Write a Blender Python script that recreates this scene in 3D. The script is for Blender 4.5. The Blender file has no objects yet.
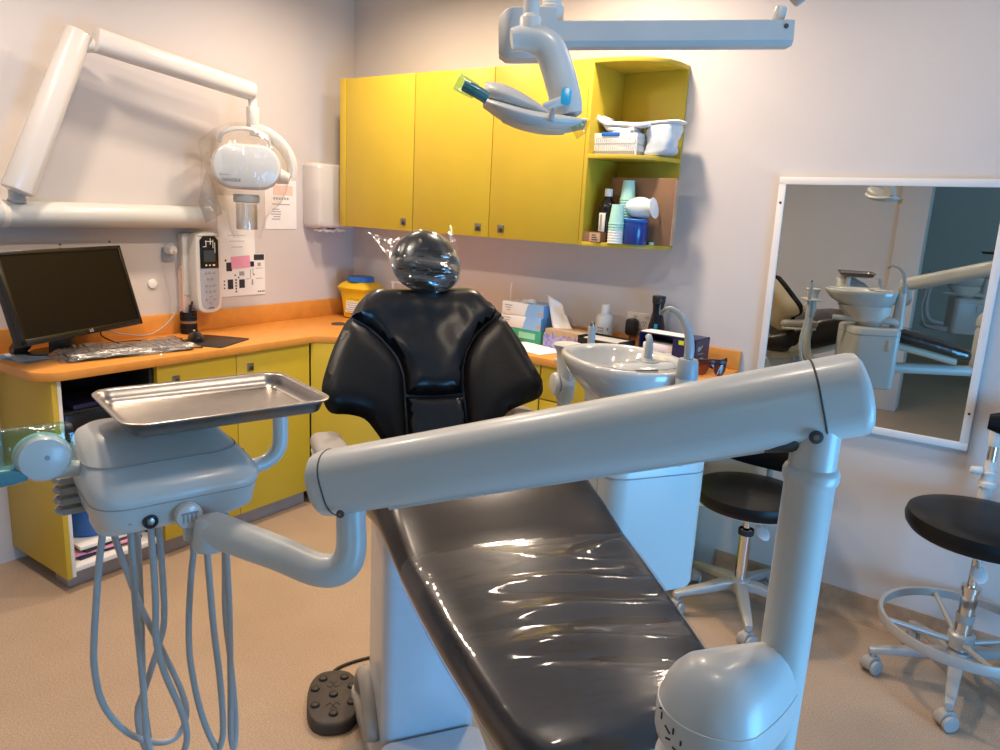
import bpy, bmesh, math, random
from mathutils import Vector, Matrix, Euler
from mathutils.geometry import delaunay_2d_cdt
random.seed(7)
PI = math.pi
scene = bpy.context.scene
COL = scene.collection

def R(d): return math.radians(d)

# ------------------------------------------------------------------ materials
def mat(name, color, rough=.5, metal=0., coat=0., noise=0., nscale=20., bump=0., bscale=80., spec=.5, emit=None, estr=0., color2=None):
    m = bpy.data.materials.new(name); m.use_nodes = True
    nt = m.node_tree; b = nt.nodes['Principled BSDF']
    b.inputs['Base Color'].default_value = (*color, 1)
    b.inputs['Roughness'].default_value = rough
    b.inputs['Metallic'].default_value = metal
    b.inputs['Coat Weight'].default_value = coat
    b.inputs['Coat Roughness'].default_value = .12
    b.inputs['Specular IOR Level'].default_value = spec
    tc = nt.nodes.new('ShaderNodeTexCoord')
    if noise or color2:
        n = nt.nodes.new('ShaderNodeTexNoise'); n.inputs['Scale'].default_value = nscale; n.inputs['Detail'].default_value = 4
        nt.links.new(tc.outputs['Object'], n.inputs['Vector'])
        mx = nt.nodes.new('ShaderNodeMix'); mx.data_type = 'RGBA'
        c2 = color2 or tuple(max(0, c * (1 - noise)) for c in color)
        mx.inputs[6].default_value = (*color, 1); mx.inputs[7].default_value = (*c2, 1)
        cr = nt.nodes.new('ShaderNodeMapRange'); cr.inputs[1].default_value = .35; cr.inputs[2].default_value = .65
        nt.links.new(n.outputs['Fac'], cr.inputs[0]); nt.links.new(cr.outputs[0], mx.inputs[0])
        nt.links.new(mx.outputs[2], b.inputs['Base Color'])
    if bump:
        n2 = nt.nodes.new('ShaderNodeTexNoise'); n2.inputs['Scale'].default_value = bscale; n2.inputs['Detail'].default_value = 3
        nt.links.new(tc.outputs['Object'], n2.inputs['Vector'])
        bp = nt.nodes.new('ShaderNodeBump'); bp.inputs['Strength'].default_value = bump; bp.inputs['Distance'].default_value = .004
        nt.links.new(n2.outputs['Fac'], bp.inputs['Height']); nt.links.new(bp.outputs[0], b.inputs['Normal'])
    if emit:
        b.inputs['Emission Color'].default_value = (*emit, 1); b.inputs['Emission Strength'].default_value = estr
    return m

def clear_film(name, tint=(1, 1, 1), gloss=.16, rough=.08, bscale=14., bstr=.6, stretch=(1, 1, 1)):
    m = bpy.data.materials.new(name); m.use_nodes = True
    nt = m.node_tree; nt.nodes.clear()
    out = nt.nodes.new('ShaderNodeOutputMaterial'); mix = nt.nodes.new('ShaderNodeMixShader')
    tr = nt.nodes.new('ShaderNodeBsdfTransparent'); tr.inputs[0].default_value = (*tint, 1)
    gl = nt.nodes.new('ShaderNodeBsdfGlossy'); gl.inputs['Roughness'].default_value = rough
    fr = nt.nodes.new('ShaderNodeLayerWeight'); fr.inputs[0].default_value = .35
    mr = nt.nodes.new('ShaderNodeMapRange'); mr.inputs[3].default_value = gloss * .5; mr.inputs[4].default_value = min(1, gloss * 3.2)
    tc = nt.nodes.new('ShaderNodeTexCoord'); mp = nt.nodes.new('ShaderNodeMapping'); mp.inputs['Scale'].default_value = stretch
    n = nt.nodes.new('ShaderNodeTexNoise'); n.inputs['Scale'].default_value = bscale; n.inputs['Detail'].default_value = 3
    bp = nt.nodes.new('ShaderNodeBump'); bp.inputs['Strength'].default_value = bstr; bp.inputs['Distance'].default_value = .02
    L = nt.links.new
    L(tc.outputs['Object'], mp.inputs['Vector']); L(mp.outputs[0], n.inputs['Vector']); L(n.outputs['Fac'], bp.inputs['Height'])
    L(bp.outputs[0], gl.inputs['Normal']); L(bp.outputs[0], fr.inputs['Normal'])
    L(fr.outputs['Facing'], mr.inputs[0]); L(mr.outputs[0], mix.inputs[0])
    L(tr.outputs[0], mix.inputs[1]); L(gl.outputs[0], mix.inputs[2]); L(mix.outputs[0], out.inputs['Surface'])
    return m

def vinyl_floor():
    m = mat('speckled_tan_vinyl', (.45, .325, .225), rough=.42, noise=.10, nscale=3.)
    nt = m.node_tree; b = nt.nodes['Principled BSDF']
    src = b.inputs['Base Color'].links[0].from_socket
    tc = [n for n in nt.nodes if n.type == 'TEX_COORD'][0]
    n1 = nt.nodes.new('ShaderNodeTexNoise'); n1.inputs['Scale'].default_value = 210; n1.inputs['Detail'].default_value = 8; n1.inputs['Roughness'].default_value = .75
    nt.links.new(tc.outputs['Object'], n1.inputs['Vector'])
    r = nt.nodes.new('ShaderNodeMapRange'); r.inputs[1].default_value = .38; r.inputs[2].default_value = .62; r.inputs[3].default_value = .66; r.inputs[4].default_value = 1.22
    nt.links.new(n1.outputs['Fac'], r.inputs[0])
    mx = nt.nodes.new('ShaderNodeMix'); mx.data_type = 'RGBA'; mx.blend_type = 'MULTIPLY'; mx.inputs[0].default_value = 1
    nt.links.new(src, mx.inputs[6]); nt.links.new(r.outputs[0], mx.inputs[7]); nt.links.new(mx.outputs[2], b.inputs['Base Color'])
    return m

M = dict(
    wall=mat('painted_wall', (.60, .555, .53), rough=.7, noise=.03, nscale=2.5, bump=.05, bscale=160),
    wall_blue_lit=mat('painted_wall_daylight_tint', (.50, .56, .58), rough=.7, noise=.03, nscale=2.5),  # wall paint with the next room's blue daylight put into the colour
    ceil=mat('ceiling_paint', (.80, .78, .75), rough=.8, noise=.02),
    floor=vinyl_floor(),
    skirt=mat('coved_vinyl', (.44, .31, .21), rough=.5, noise=.15, nscale=40),
    yellow=mat('yellow_laminate', (.56, .395, .028), rough=.42, noise=.05, nscale=5),
    yellow_in=mat('yellow_laminate_inside', (.62, .45, .02), rough=.45, noise=.04, nscale=5),
    orange=mat('orange_laminate', (.72, .30, .055), rough=.38, noise=.10, nscale=22),
    white_board=mat('white_melamine', (.75, .74, .70), rough=.45, noise=.03),
    plinth=mat('plinth_vinyl', (.36, .30, .27), rough=.5, noise=.12, nscale=12),
    steel=mat('brushed_steel', (.33, .30, .27), rough=.30, metal=1., noise=.1, nscale=60),
    chrome=mat('chrome', (.78, .76, .72), rough=.10, metal=1., noise=.03),
    white=mat('white_enamel', (.56, .57, .55), rough=.34, coat=.12, noise=.02, nscale=4),
    white_warm=mat('warm_white_enamel', (.62, .59, .555), rough=.26, coat=.3, noise=.02, nscale=4),
    offwhite=mat('offwhite_plastic', (.70, .66, .60), rough=.38, noise=.02, nscale=4),
    grey_pl=mat('grey_plastic', (.36, .34, .32), rough=.45, noise=.06),
    grey_lt=mat('light_grey_plastic', (.52, .52, .50), rough=.4, noise=.04),
    grey_cool=mat('cool_grey_plastic', (.34, .38, .41), rough=.38, noise=.04),
    hose=mat('grey_hose_rubber', (.42, .405, .385), rough=.45, noise=.06, nscale=30),
    seam=mat('dark_seam', (.06, .06, .06), rough=.6, noise=.1),
    vinyl=mat('black_vinyl', (.005, .005, .006), rough=.30, noise=.2, nscale=8, bump=.2, bscale=14, spec=.45),
    vinyl_mat=mat('black_vinyl_wings', (.006, .006, .0065), rough=.40, noise=.2, nscale=9, bump=.12, bscale=30, spec=.24),
    vinyl_warm_lit=mat('black_vinyl_warm_reflection', (.020, .014, .011), rough=.30, noise=.2, nscale=6, bump=.08, bscale=20, spec=.42),  # brown is the warm ceiling's reflection, put into the black vinyl's colour
    cream=mat('cream_shell', (.62, .56, .44), rough=.4, noise=.03),
    black=mat('black_plastic', (.012, .012, .013), rough=.38, noise=.15),
    black_gl=mat('black_gloss', (.008, .007, .006), rough=.22, noise=.1),
    screen=mat('dark_screen', (.010, .007, .004), rough=.35, noise=.05, spec=.12),
    faceplate=mat('cool_white_plate', (.55, .58, .60), rough=.3, coat=.3, noise=.03),
    rubber=mat('brown_grey_rubber', (.060, .047, .038), rough=.65, noise=.2, nscale=30),
    rubber_dk=mat('dark_rubber', (.030, .024, .020), rough=.6, noise=.2),
    paper=mat('white_paper', (.80, .79, .77), rough=.8, noise=.02),
    paper_blue=mat('pale_blue_paper', (.42, .55, .68), rough=.8, noise=.05),
    blue_print=mat('blue_print', (.06, .26, .55), rough=.6, noise=.1),
    pink=mat('pink_sticky_paper', (.80, .35, .48), rough=.8, noise=.03),
    ink=mat('black_ink', (.03, .03, .035), rough=.8, noise=.05),
    ink_grey=mat('grey_ink', (.34, .34, .35), rough=.8, noise=.05),
    peach=mat('peach_print', (.78, .56, .47), rough=.8, noise=.03),
    card=mat('brown_cardboard', (.24, .125, .062), rough=.75, noise=.08, nscale=14),
    card_lt=mat('light_cardboard', (.50, .32, .20), rough=.75, noise=.08, nscale=14),
    mint=mat('mint_paper_cup', (.36, .66, .58), rough=.6, noise=.04),
    cup_white=mat('white_paper_cup', (.72, .76, .72), rough=.6, noise=.03),
    blue_dk=mat('deep_blue_wrap', (.010, .045, .27), rough=.25, noise=.1, coat=.4),
    blue_lid=mat('blue_lid', (.015, .14, .50), rough=.4, noise=.06),
    blue_cy=mat('cyan_blue', (.05, .42, .72), rough=.4, noise=.05),
    blue_bag=mat('light_blue_film', (.08, .38, .66), rough=.3, noise=.1),
    sharps=mat('sharps_yellow', (.78, .50, .012), rough=.4, noise=.04),
    bottle_dk=mat('dark_glass_bottle', (.010, .008, .008), rough=.15, noise=.1),
    bottle_wh=mat('white_bottle', (.70, .72, .72), rough=.4, noise=.03),
    amber=mat('amber_lens', (.16, .018, .008), rough=.12, noise=.1, coat=.5),
    amber_fr=mat('dark_red_frame', (.045, .008, .010), rough=.35, noise=.1),
    green_box=mat('green_carton', (.03, .28, .16), rough=.5, noise=.06),
    lilac=mat('lavender_print', (.16, .15, .45), rough=.6, noise=.3, nscale=60, color2=(.42, .38, .55)),
    tan_box=mat('tan_carton', (.40, .29, .19), rough=.6, noise=.1),
    navy=mat('navy_carton', (.012, .016, .07), rough=.35, noise=.1),
    lime=mat('lime_print', (.55, .62, .02), rough=.5, noise=.05),
    logo_blue=mat('blue_badge', (.02, .42, .68), rough=.3, noise=.03),
    mirror=mat('mirror_silver', (.60, .62, .59), rough=.0, metal=1.),
    frame_wh=mat('white_aluminium_frame', (.72, .70, .68), rough=.4, noise=.02),
    basin=mat('basin_porcelain', (.58, .59, .575), rough=.12, coat=.6, noise=.02),
    base_blue_lit=mat('base_paint_daylight_tint', (.50, .55, .60), rough=.24, coat=.4, noise=.03),  # blue daylight reflected by the chair base, put into its colour
    base_grey=mat('taupe_grey_base', (.33, .30, .27), rough=.5, noise=.08),
    alu=mat('grey_painted_metal', (.42, .41, .39), rough=.38, metal=.25, noise=.05),
    tint_teal=clear_film('teal_film', tint=(.62, .86, .84), gloss=.10, rough=.15, bscale=20),
    film=clear_film('clear_film', gloss=.10, rough=.10, bscale=18, bstr=.8),
    film_leg=clear_film('clear_leg_cover', tint=(.97, .97, .97), gloss=.085, rough=.10, bscale=5, bstr=.30, stretch=(3.2, .55, 1)),
    film_blue=clear_film('headrest_film', tint=(.88, .95, .99), gloss=.24, rough=.10, bscale=16, bstr=.6, stretch=(1, .35, 3)),
    lamp=mat('lamp_diffuser', (.9, .88, .82), rough=.4, emit=(1, .86, .70), estr=14.),
    pane=mat('daylight_pane', (.5, .6, .7), rough=.2, emit=(.13, .50, 1.), estr=3.),
)

# ------------------------------------------------------------------ mesh builder
def catmull(pts, n=6, closed=False):
    P = [Vector(p) for p in pts]; out = []
    N = len(P); rng = range(N if closed else N - 1)
    for i in rng:
        if closed: p0, p1, p2, p3 = P[i - 1], P[i], P[(i + 1) % N], P[(i + 2) % N]
        else:
            p1, p2 = P[i], P[i + 1]
            p0 = P[i - 1] if i else p1 * 2 - p2
            p3 = P[i + 2] if i + 2 < N else p2 * 2 - p1
        for k in range(n):
            t = k / n
            out.append(.5 * ((2 * p1) + (p2 - p0) * t + (2 * p0 - 5 * p1 + 4 * p2 - p3) * t * t + (3 * p1 - p0 - 3 * p2 + p3) * t ** 3))
    if not closed: out.append(P[-1])
    return out

def rrect(w, h, r, n=5, cx=0, cy=0):
    out = []
    r = min(r, w / 2 - 1e-5, h / 2 - 1e-5)
    for sx, sy, a0 in ((1, 1, 0), (-1, 1, 90), (-1, -1, 180), (1, -1, 270)):
        for k in range(n + 1):
            a = R(a0 + 90 * k / n)
            out.append((cx + sx * (w / 2 - r) + r * math.cos(a), cy + sy * (h / 2 - r) + r * math.sin(a)))
    return out

def ellipse(a, b, n=28, cx=0, cy=0, p=2.):
    o = []
    for k in range(n):
        t = 2 * PI * k / n; c, s = math.cos(t), math.sin(t)
        o.append((cx + a * math.copysign(abs(c) ** (2 / p), c), cy + b * math.copysign(abs(s) ** (2 / p), s)))
    return o

class MB:
    def __init__(s): s.v = []; s.f = []
    def add(s, vs, fs, T=None):
        k = len(s.v)
        s.v += [(T @ Vector(v)) if T is not None else Vector(v) for v in vs]
        s.f += [tuple(i + k for i in f) for f in fs]
        return s
    def frombm(s, bm, T=None):
        bm.verts.index_update()
        s.add([v.co.copy() for v in bm.verts], [[v.index for v in f.verts] for f in bm.faces], T); bm.free(); return s
    def box(s, c, d, bev=0., seg=2, T=None, rot=None):
        bm = bmesh.new(); bmesh.ops.create_cube(bm, size=1)
        for v in bm.verts: v.co = Vector((v.co.x * d[0], v.co.y * d[1], v.co.z * d[2]))
        if bev: bmesh.ops.bevel(bm, geom=list(bm.edges), offset=bev, segments=seg, profile=.5, affect='EDGES')
        X = Matrix.Translation(c)
        if rot: X = X @ Euler([R(a) for a in rot]).to_matrix().to_4x4()
        return s.frombm(bm, T @ X if T is not None else X)
    def b2(s, lo, hi, bev=0., seg=2, T=None):
        return s.box([(a + b) / 2 for a, b in zip(lo, hi)], [abs(b - a) for a, b in zip(lo, hi)], bev, seg, T)
    def loft(s, rings, cap0=True, cap1=True, T=None):
        n = len(rings[0]); vs = [p for r in rings for p in r]; fs = []
        for i in range(len(rings) - 1):
            for j in range(n):
                a, b = i * n + j, i * n + (j + 1) % n
                fs.append((a, b, b + n, a + n))
        if cap0: fs.append(tuple(range(n))[::-1])
        if cap1: fs.append(tuple(range((len(rings) - 1) * n, len(rings) * n)))
        return s.add(vs, fs, T)
    def prism(s, poly, z0, z1, bev=0., T=None, axis='z'):
        def P(x, y, z): return (x, y, z) if axis == 'z' else ((z, x, y) if axis == 'x' else (x, z, y))
        if bev:
            c = Vector((sum(p[0] for p in poly) / len(poly), sum(p[1] for p in poly) / len(poly)))
            def ins(d):
                o = []; n = len(poly)
                for i in range(n):
                    a, b, e = Vector(poly[i - 1]), Vector(poly[i]), Vector(poly[(i + 1) % n])
                    t = (e - a); t = t.normalized() if t.length > 1e-9 else Vector((1, 0)); nn = Vector((-t.y, t.x))
                    o.append(tuple(b + nn * d))
                return o
            ar = sum(poly[i - 1][0] * poly[i][1] - poly[i][0] * poly[i - 1][1] for i in range(len(poly)))
            sg = 1 if ar > 0 else -1
            prof = [(bev, 0), (bev * .3, bev * .3), (0, bev)]
            rings = [[P(x, y, z0 + h) for x, y in ins(sg * d)] for d, h in prof] + [[P(x, y, z1 - h) for x, y in ins(sg * d)] for d, h in prof[::-1]]
        else: rings = [[P(x, y, z0) for x, y in poly], [P(x, y, z1) for x, y in poly]]
        return s.loft(rings, T=T)
    def lathe(s, prof, seg=28, T=None, cap=True, sx=1., sy=1.):
        rings = [[(r * sx * math.cos(2 * PI * k / seg), r * sy * math.sin(2 * PI * k / seg), z) for k in range(seg)] for r, z in prof]
        return s.loft(rings, cap, cap, T)
    def tube(s, pts, r, seg=10, n=6, closed=False, raw=False, flat=None, T=None):
        P = [Vector(p) for p in pts] if raw else catmull(pts, n, closed)
        m = len(P)
        if isinstance(r, (int, float)): rr = [r] * m
        else:
            rr = []
            for i in range(m):
                t = i / (m - 1) * (len(r) - 1); k = min(int(t), len(r) - 2); rr.append(r[k] + (r[k + 1] - r[k]) * (t - k))
        rings = []; up = None
        for i in range(m):
            if closed: t = P[(i + 1) % m] - P[i - 1]
            else: t = P[min(i + 1, m - 1)] - P[max(i - 1, 0)]
            t.normalize()
            if up is None:
                up = Vector((0, 0, 1)) if abs(t.z) < .9 else Vector((1, 0, 0))
            a = up - t * up.dot(t); a.normalize(); b = t.cross(a); up = a
            fa, fb = (1, 1) if flat is None else flat
            rings.append([tuple(P[i] + a * (math.cos(2 * PI * k / seg) * rr[i] * fa) + b * (math.sin(2 * PI * k / seg) * rr[i] * fb)) for k in range(seg)])
        if closed: rings.append(rings[0]); return s.loft(rings, False, False, T)
        return s.loft(rings, True, True, T)
    def cyl(s, p0, p1, r, r1=None, seg=20, bev=0., T=None):
        p0, p1 = Vector(p0), Vector(p1); r1 = r if r1 is None else r1
        d = p1 - p0; L = d.length; Q = d.to_track_quat('Z', 'Y').to_matrix().to_4x4(); X = Matrix.Translation(p0) @ Q
        if bev: prof = [(r - bev, 0), (r - bev * .3, bev * .3), (r, bev), (r1, L - bev), (r1 - bev * .3, L - bev * .3), (r1 - bev, L)]
        else: prof = [(r, 0), (r1, L)]
        return s.lathe(prof, seg, (T @ X) if T is not None else X)
    def ball(s, c, r, seg=20, T=None, rot=None):
        if isinstance(r, (int, float)): r = (r, r, r)
        bm = bmesh.new(); bmesh.ops.create_uvsphere(bm, u_segments=seg, v_segments=max(8, seg // 2), radius=1)
        X = Matrix.Translation(c)
        if rot: X = X @ Euler([R(a) for a in rot]).to_matrix().to_4x4()
        X = X @ Matrix.Diagonal((*r, 1))
        return s.frombm(bm, T @ X if T is not None else X)
    def pillow(s, poly, fn, thick, edge, step, back=.3):
        """inflated panel: poly in (u, v); fn(u, v, h) -> point; h swells away from the outline"""
        n = len(poly); V = [Vector(p) for p in poly]
        def dist(p):
            d = 9.
            for i in range(n):
                a, b = V[i - 1], V[i]; ab = b - a
                t = max(0, min(1, (p - a).dot(ab) / max(ab.length_squared, 1e-12)))
                d = min(d, (p - a - ab * t).length)
            return d
        def inside(p):
            c = False
            for i in range(n):
                a, b = V[i - 1], V[i]
                if (a.y > p.y) != (b.y > p.y) and p.x < (b.x - a.x) * (p.y - a.y) / (b.y - a.y) + a.x: c = not c
            return c
        pts = list(V); xs = [p.x for p in V]; ys = [p.y for p in V]
        y = min(ys) + step * .5; row = 0
        while y < max(ys):
            x = min(xs) + step * (.25 + .5 * (row % 2))
            while x < max(xs):
                p = Vector((x, y))
                if inside(p) and dist(p) > step * .35: pts.append(p)
                x += step
            y += step * .87; row += 1
        vo, eo, fo, *_ = delaunay_2d_cdt(pts, [(i, (i + 1) % n) for i in range(n)], [], 1, 1e-6)
        H = []
        for p in vo:
            d = min(1, dist(p) / edge); H.append(math.sqrt(max(0, 1 - (1 - d) ** 2)))
        k = len(vo)
        vs = [fn(p.x, p.y, thick * h) for p, h in zip(vo, H)] + [fn(p.x, p.y, -thick * back * h) for p, h in zip(vo, H)]
        fs = [tuple(f) for f in fo] + [tuple(i + k for i in f)[::-1] for f in fo]
        s.add(vs, fs); s.weld = 1e-5
        return s

TM = {}
def obj(name, mb, m, parent=None, W=False, sharp=38, label=None, kind=None, solid=0.):
    """link mb as ONE mesh object; W = mb is in world coordinates"""
    vs = mb.v
    if W and parent is not None:
        I = world_of(parent).inverted(); vs = [I @ v for v in vs]
    me = bpy.data.meshes.new(name); me.from_pydata([tuple(v) for v in vs], [], mb.f); me.update()
    bm = bmesh.new(); bm.from_mesh(me)
    if getattr(mb, 'weld', 0): bmesh.ops.remove_doubles(bm, verts=bm.verts, dist=mb.weld)
    if not getattr(mb, 'open', False): bmesh.ops.recalc_face_normals(bm, faces=bm.faces)
    bm.to_mesh(me); bm.free()
    me.polygons.foreach_set('use_smooth', [True] * len(me.polygons)); me.set_sharp_from_angle(angle=R(sharp))
    me.materials.append(M[m] if isinstance(m, str) else m)
    o = bpy.data.objects.new(name, me); COL.objects.link(o)
    if parent is not None: o.parent = parent
    if label: o['label'] = label
    if kind: o['kind'] = kind
    if solid:
        md = o.modifiers.new('thickness', 'SOLIDIFY'); md.thickness = solid; md.offset = 0
    return o

def world_of(o):
    X = Matrix.Translation(o.location) @ o.rotation_euler.to_matrix().to_4x4()
    return world_of(o.parent) @ X if o.parent else X

def thing(name, label, cat, loc=(0, 0, 0), rz=0., group=None):
    o = bpy.data.objects.new(name, None); COL.objects.link(o)
    o.location = loc; o.rotation_euler = (0, 0, R(rz)); o.empty_display_size = .05
    o['label'] = label; o['category'] = cat
    if group: o['group'] = group
    return o

def tag(o, label, cat, group=None):
    o['label'] = label; o['category'] = cat
    if group: o['group'] = group
    return o

def struct(name, mb, m, **k):
    o = obj(name, mb, m, **k); o['kind'] = 'structure'; return o

def kids(o): return [c for c in o.children]
def copy_tree(o, label=None, parent=None):
    c = o.copy(); COL.objects.link(c)
    if parent is not None: c.parent = parent
    for ch in kids(o): copy_tree(ch, None, c)
    if label: c['label'] = label
    return c

def text_mb(txt, size, T):
    """lettering as thin raised mesh, in the XY plane of T"""
    cu = bpy.data.curves.new('lettering', 'FONT'); cu.body = txt; cu.size = size; cu.align_x = 'CENTER'; cu.align_y = 'CENTER'; cu.resolution_u = 2
    o = bpy.data.objects.new('lettering', cu); COL.objects.link(o)
    dg = bpy.context.evaluated_depsgraph_get(); me = o.evaluated_get(dg).to_mesh()
    mb = MB(); mb.add([v.co.copy() for v in me.vertices], [tuple(p.vertices) for p in me.polygons], T); mb.open = True
    o.evaluated_get(dg).to_mesh_clear(); bpy.data.objects.remove(o); bpy.data.curves.remove(cu)
    return mb

def frame(o, x, y):
    """matrix with origin o, columns x, y and their normal"""
    x = Vector(x).normalized(); y = Vector(y); z = x.cross(y).normalized(); y = z.cross(x)
    m = Matrix((x, y, z)).transposed().to_4x4(); m.translation = o; return m

# ------------------------------------------------------------------ camera
cam_d = bpy.data.cameras.new('camera'); cam = bpy.data.objects.new('camera', cam_d); COL.objects.link(cam)
cam_d.sensor_width = 36; cam_d.lens = 742 * 36 / 1000; cam_d.clip_start = .02
pit, rol, yaw = R(12.722), R(2.906), R(-35.46)
fw = Vector((math.sin(yaw) * math.cos(pit), math.cos(yaw) * math.cos(pit), -math.sin(pit)))
rt = Vector((math.cos(yaw), -math.sin(yaw), 0)); dn = fw.cross(rt)
r2 = rt * math.cos(rol) - dn * math.sin(rol); d2 = rt * math.sin(rol) + dn * math.cos(rol)
mm = Matrix((r2, -d2, -fw)).transposed().to_4x4(); mm.translation = (0, 0, 1.58)
cam.matrix_world = mm
scene.camera = cam

# room frames
WY = 3.172                                    # back wall plane
LANG = R(1.23)                                # the left wall is a touch out of square
LC = Vector((-3.40, WY, 0))
def LW(off, s, z=0.):                         # left wall: off = distance into the room, s = distance from the back corner
    return LC + Vector((math.cos(LANG), math.sin(LANG), 0)) * off + Vector((math.sin(LANG), -math.cos(LANG), 0)) * s + Vector((0, 0, z))
LR = 1.23
LT = Matrix.Translation(LC) @ Matrix.Rotation(LANG, 4, 'Z')   # local x = off, y = -s
# ================================================================= the setting
ZC = 2.72
m = MB().b2((-4.2, -4.4, -.06), (2.0, WY + .1, 0)); struct('floor', m, 'floor')
m = MB().b2((-4.2, -4.4, ZC), (2.0, WY + .1, ZC + .06)); struct('ceiling', m, 'ceil')
m = MB().b2((-3.52, WY, 0), (2.0, WY + .1, ZC)); struct('wall_back', m, 'wall')
m = MB().b2((-.12, -4.25, 0), (0, .02, ZC), T=LT); struct('wall_left', m, 'wall')
XR_ = 1.75; WIN = (.60, 1.95, .12, 1.30)      # right wall with its window opening: y0, y1, z0, z1
m = MB(); m.b2((XR_, WIN[1], 0), (XR_ + .12, WY + .1, ZC)); m.b2((XR_, -1.05, 0), (XR_ + .12, WIN[0], ZC))
m.b2((XR_, WIN[0], 0), (XR_ + .12, WIN[1], WIN[2])); m.b2((XR_, WIN[0], WIN[3]), (XR_ + .12, WIN[1], ZC)); struct('wall_right', m, 'wall')
m = MB()
for a, b in ((WIN[0], WIN[0] + .05), (WIN[1] - .05, WIN[1]), (.005, .055)): m.b2((XR_ + .02, a, WIN[2]), (XR_ + .08, b, WIN[3]), .006)
for a, b in ((WIN[2], WIN[2] + .05), (WIN[3] - .05, WIN[3])): m.b2((XR_ + .02, WIN[0], a), (XR_ + .08, WIN[1], b), .006)
w1 = struct('window_1', m, 'frame_wh')
obj('pane', MB().b2((XR_ + .045, WIN[0], WIN[2]), (XR_ + .055, WIN[1], WIN[3])), 'pane', w1)
FY = -.90                                      # wall behind the camera with the opening to the next surgery
m = MB(); m.b2((-3.6, FY - .12, 0), (-1.05, FY, ZC)); m.b2((1.25, FY - .12, 0), (XR_ + .12, FY, ZC)); m.b2((-1.05, FY - .12, 2.25), (1.25, FY, ZC)); struct('wall_front', m, 'wall')
m = MB(); m.b2((-1.06, FY - .16, 0), (-.84, FY + .03, 2.25), .006); m.b2((1.15, FY - .16, 0), (1.26, FY + .03, 2.25), .006); m.b2((-.84, FY - .16, 2.15), (1.15, FY + .03, 2.26), .006); struct('trim_1', m, 'wall')
m = MB().b2((-3.6, -4.4, 0), (2.0, -4.3, ZC)); struct('wall_far', m, 'wall_blue_lit')
m = MB().b2((XR_, -4.4, 0), (XR_ + .12, -1.05, ZC)); struct('wall_side', m, 'wall_blue_lit')
# coved vinyl skirting
def cove(p0, p1, nrm, h=.10, r=.035):
    p0, p1, nrm = Vector(p0), Vector(p1), Vector(nrm)
    prof = [(0, 0), (0, h), (.006, h), (.008, r)] + [(.008 + r - r * math.cos(R(a)), r - r * math.sin(R(a))) for a in (22, 45, 68, 90)] + [(.06, .0015), (.06, 0)]
    prof[4:8] = [(.008 + r - r * math.cos(R(a)), r - r * math.sin(R(a)) + .0015) for a in (22, 45, 68, 90)]
    return MB().loft([[tuple(p + nrm * a + Vector((0, 0, b))) for a, b in prof] for p in (p0, p1)])
struct('baseboard_back', cove((-.99, WY, 0), (XR_, WY, 0), (0, -1, 0)), 'skirt')
struct('baseboard_left', cove(LW(0, 2.06), LW(0, 4.05), LT.to_3x3() @ Vector((1, 0, 0))), 'skirt')
struct('baseboard_front', cove((-3.5, FY, 0), (-1.06, FY, 0), (0, 1, 0)), 'skirt')
struct('baseboard_far', cove((-3.5, -4.3, 0), (XR_, -4.3, 0), (0, 1, 0)), 'skirt')
struct('baseboard_right', cove((XR_, FY, 0), (XR_, WY, 0), (-1, 0, 0)), 'skirt')

# ceiling downlights
LIGHTS = [(-2.60, 2.42, 1.15), (-1.55, 2.58, 1.45), (-.35, 2.50, .26), (-2.55, 1.00, 1.15), (-1.50, 1.00, .85), (-.35, 1.00, .25)]
dl = None
for x, y, e in LIGHTS:
    if dl is None:
        dl = thing('ceiling_downlight', 'round white recessed ceiling downlight giving warm light', 'ceiling light', (x, y, ZC), group='recessed ceiling downlights')
        obj('trim_ring', MB().lathe([(.078, -.012), (.098, -.010), (.104, 0), (.080, 0)], 32, cap=False), 'frame_wh', dl)
        obj('diffuser', MB().lathe([(.001, -.004), (.079, -.004), (.079, 0), (.001, 0)], 32), 'lamp', dl)
    else:
        c = copy_tree(dl); c.location = (x, y, ZC)
    ld = bpy.data.lights.new('downlight_beam', 'AREA'); ld.shape = 'DISK'; ld.size = .15; ld.energy = 15 * e; ld.color = (1, .80, .62); ld.spread = R(165)
    lo = bpy.data.objects.new('downlight_beam', ld); COL.objects.link(lo); lo.location = (x, y, ZC - .02)
# daylight through the window and the next room's window
def area(name, loc, aim, sx, sy, e, col):
    ld = bpy.data.lights.new(name, 'AREA'); ld.shape = 'RECTANGLE'; ld.size = sx; ld.size_y = sy; ld.energy = e; ld.color = col
    o = bpy.data.objects.new(name, ld); COL.objects.link(o); o.location = loc
    o.rotation_euler = (Vector(aim) - Vector(loc)).to_track_quat('-Z', 'Y').to_euler(); return o
area('window_daylight', (XR_ - .01, 1.27, .72), (-1.2, 1.3, .75), 1.25, 1.1, 52, (.13, .50, 1))
area('next_room_daylight', (1.7, -2.8, 1.5), (-1, -2.8, 1.2), 1.6, 1.4, 20, (.50, .86, 1))
w = bpy.data.worlds.new('world'); scene.world = w; w.use_nodes = True
w.node_tree.nodes['Background'].inputs[0].default_value = (.75, .8, .9, 1); w.node_tree.nodes['Background'].inputs[1].default_value = .25
scene.view_settings.view_transform = 'Standard'; scene.view_settings.look = 'None'
scene.view_settings.exposure = .10; scene.view_settings.gamma = 1.; scene.view_settings.use_curve_mapping = False

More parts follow.
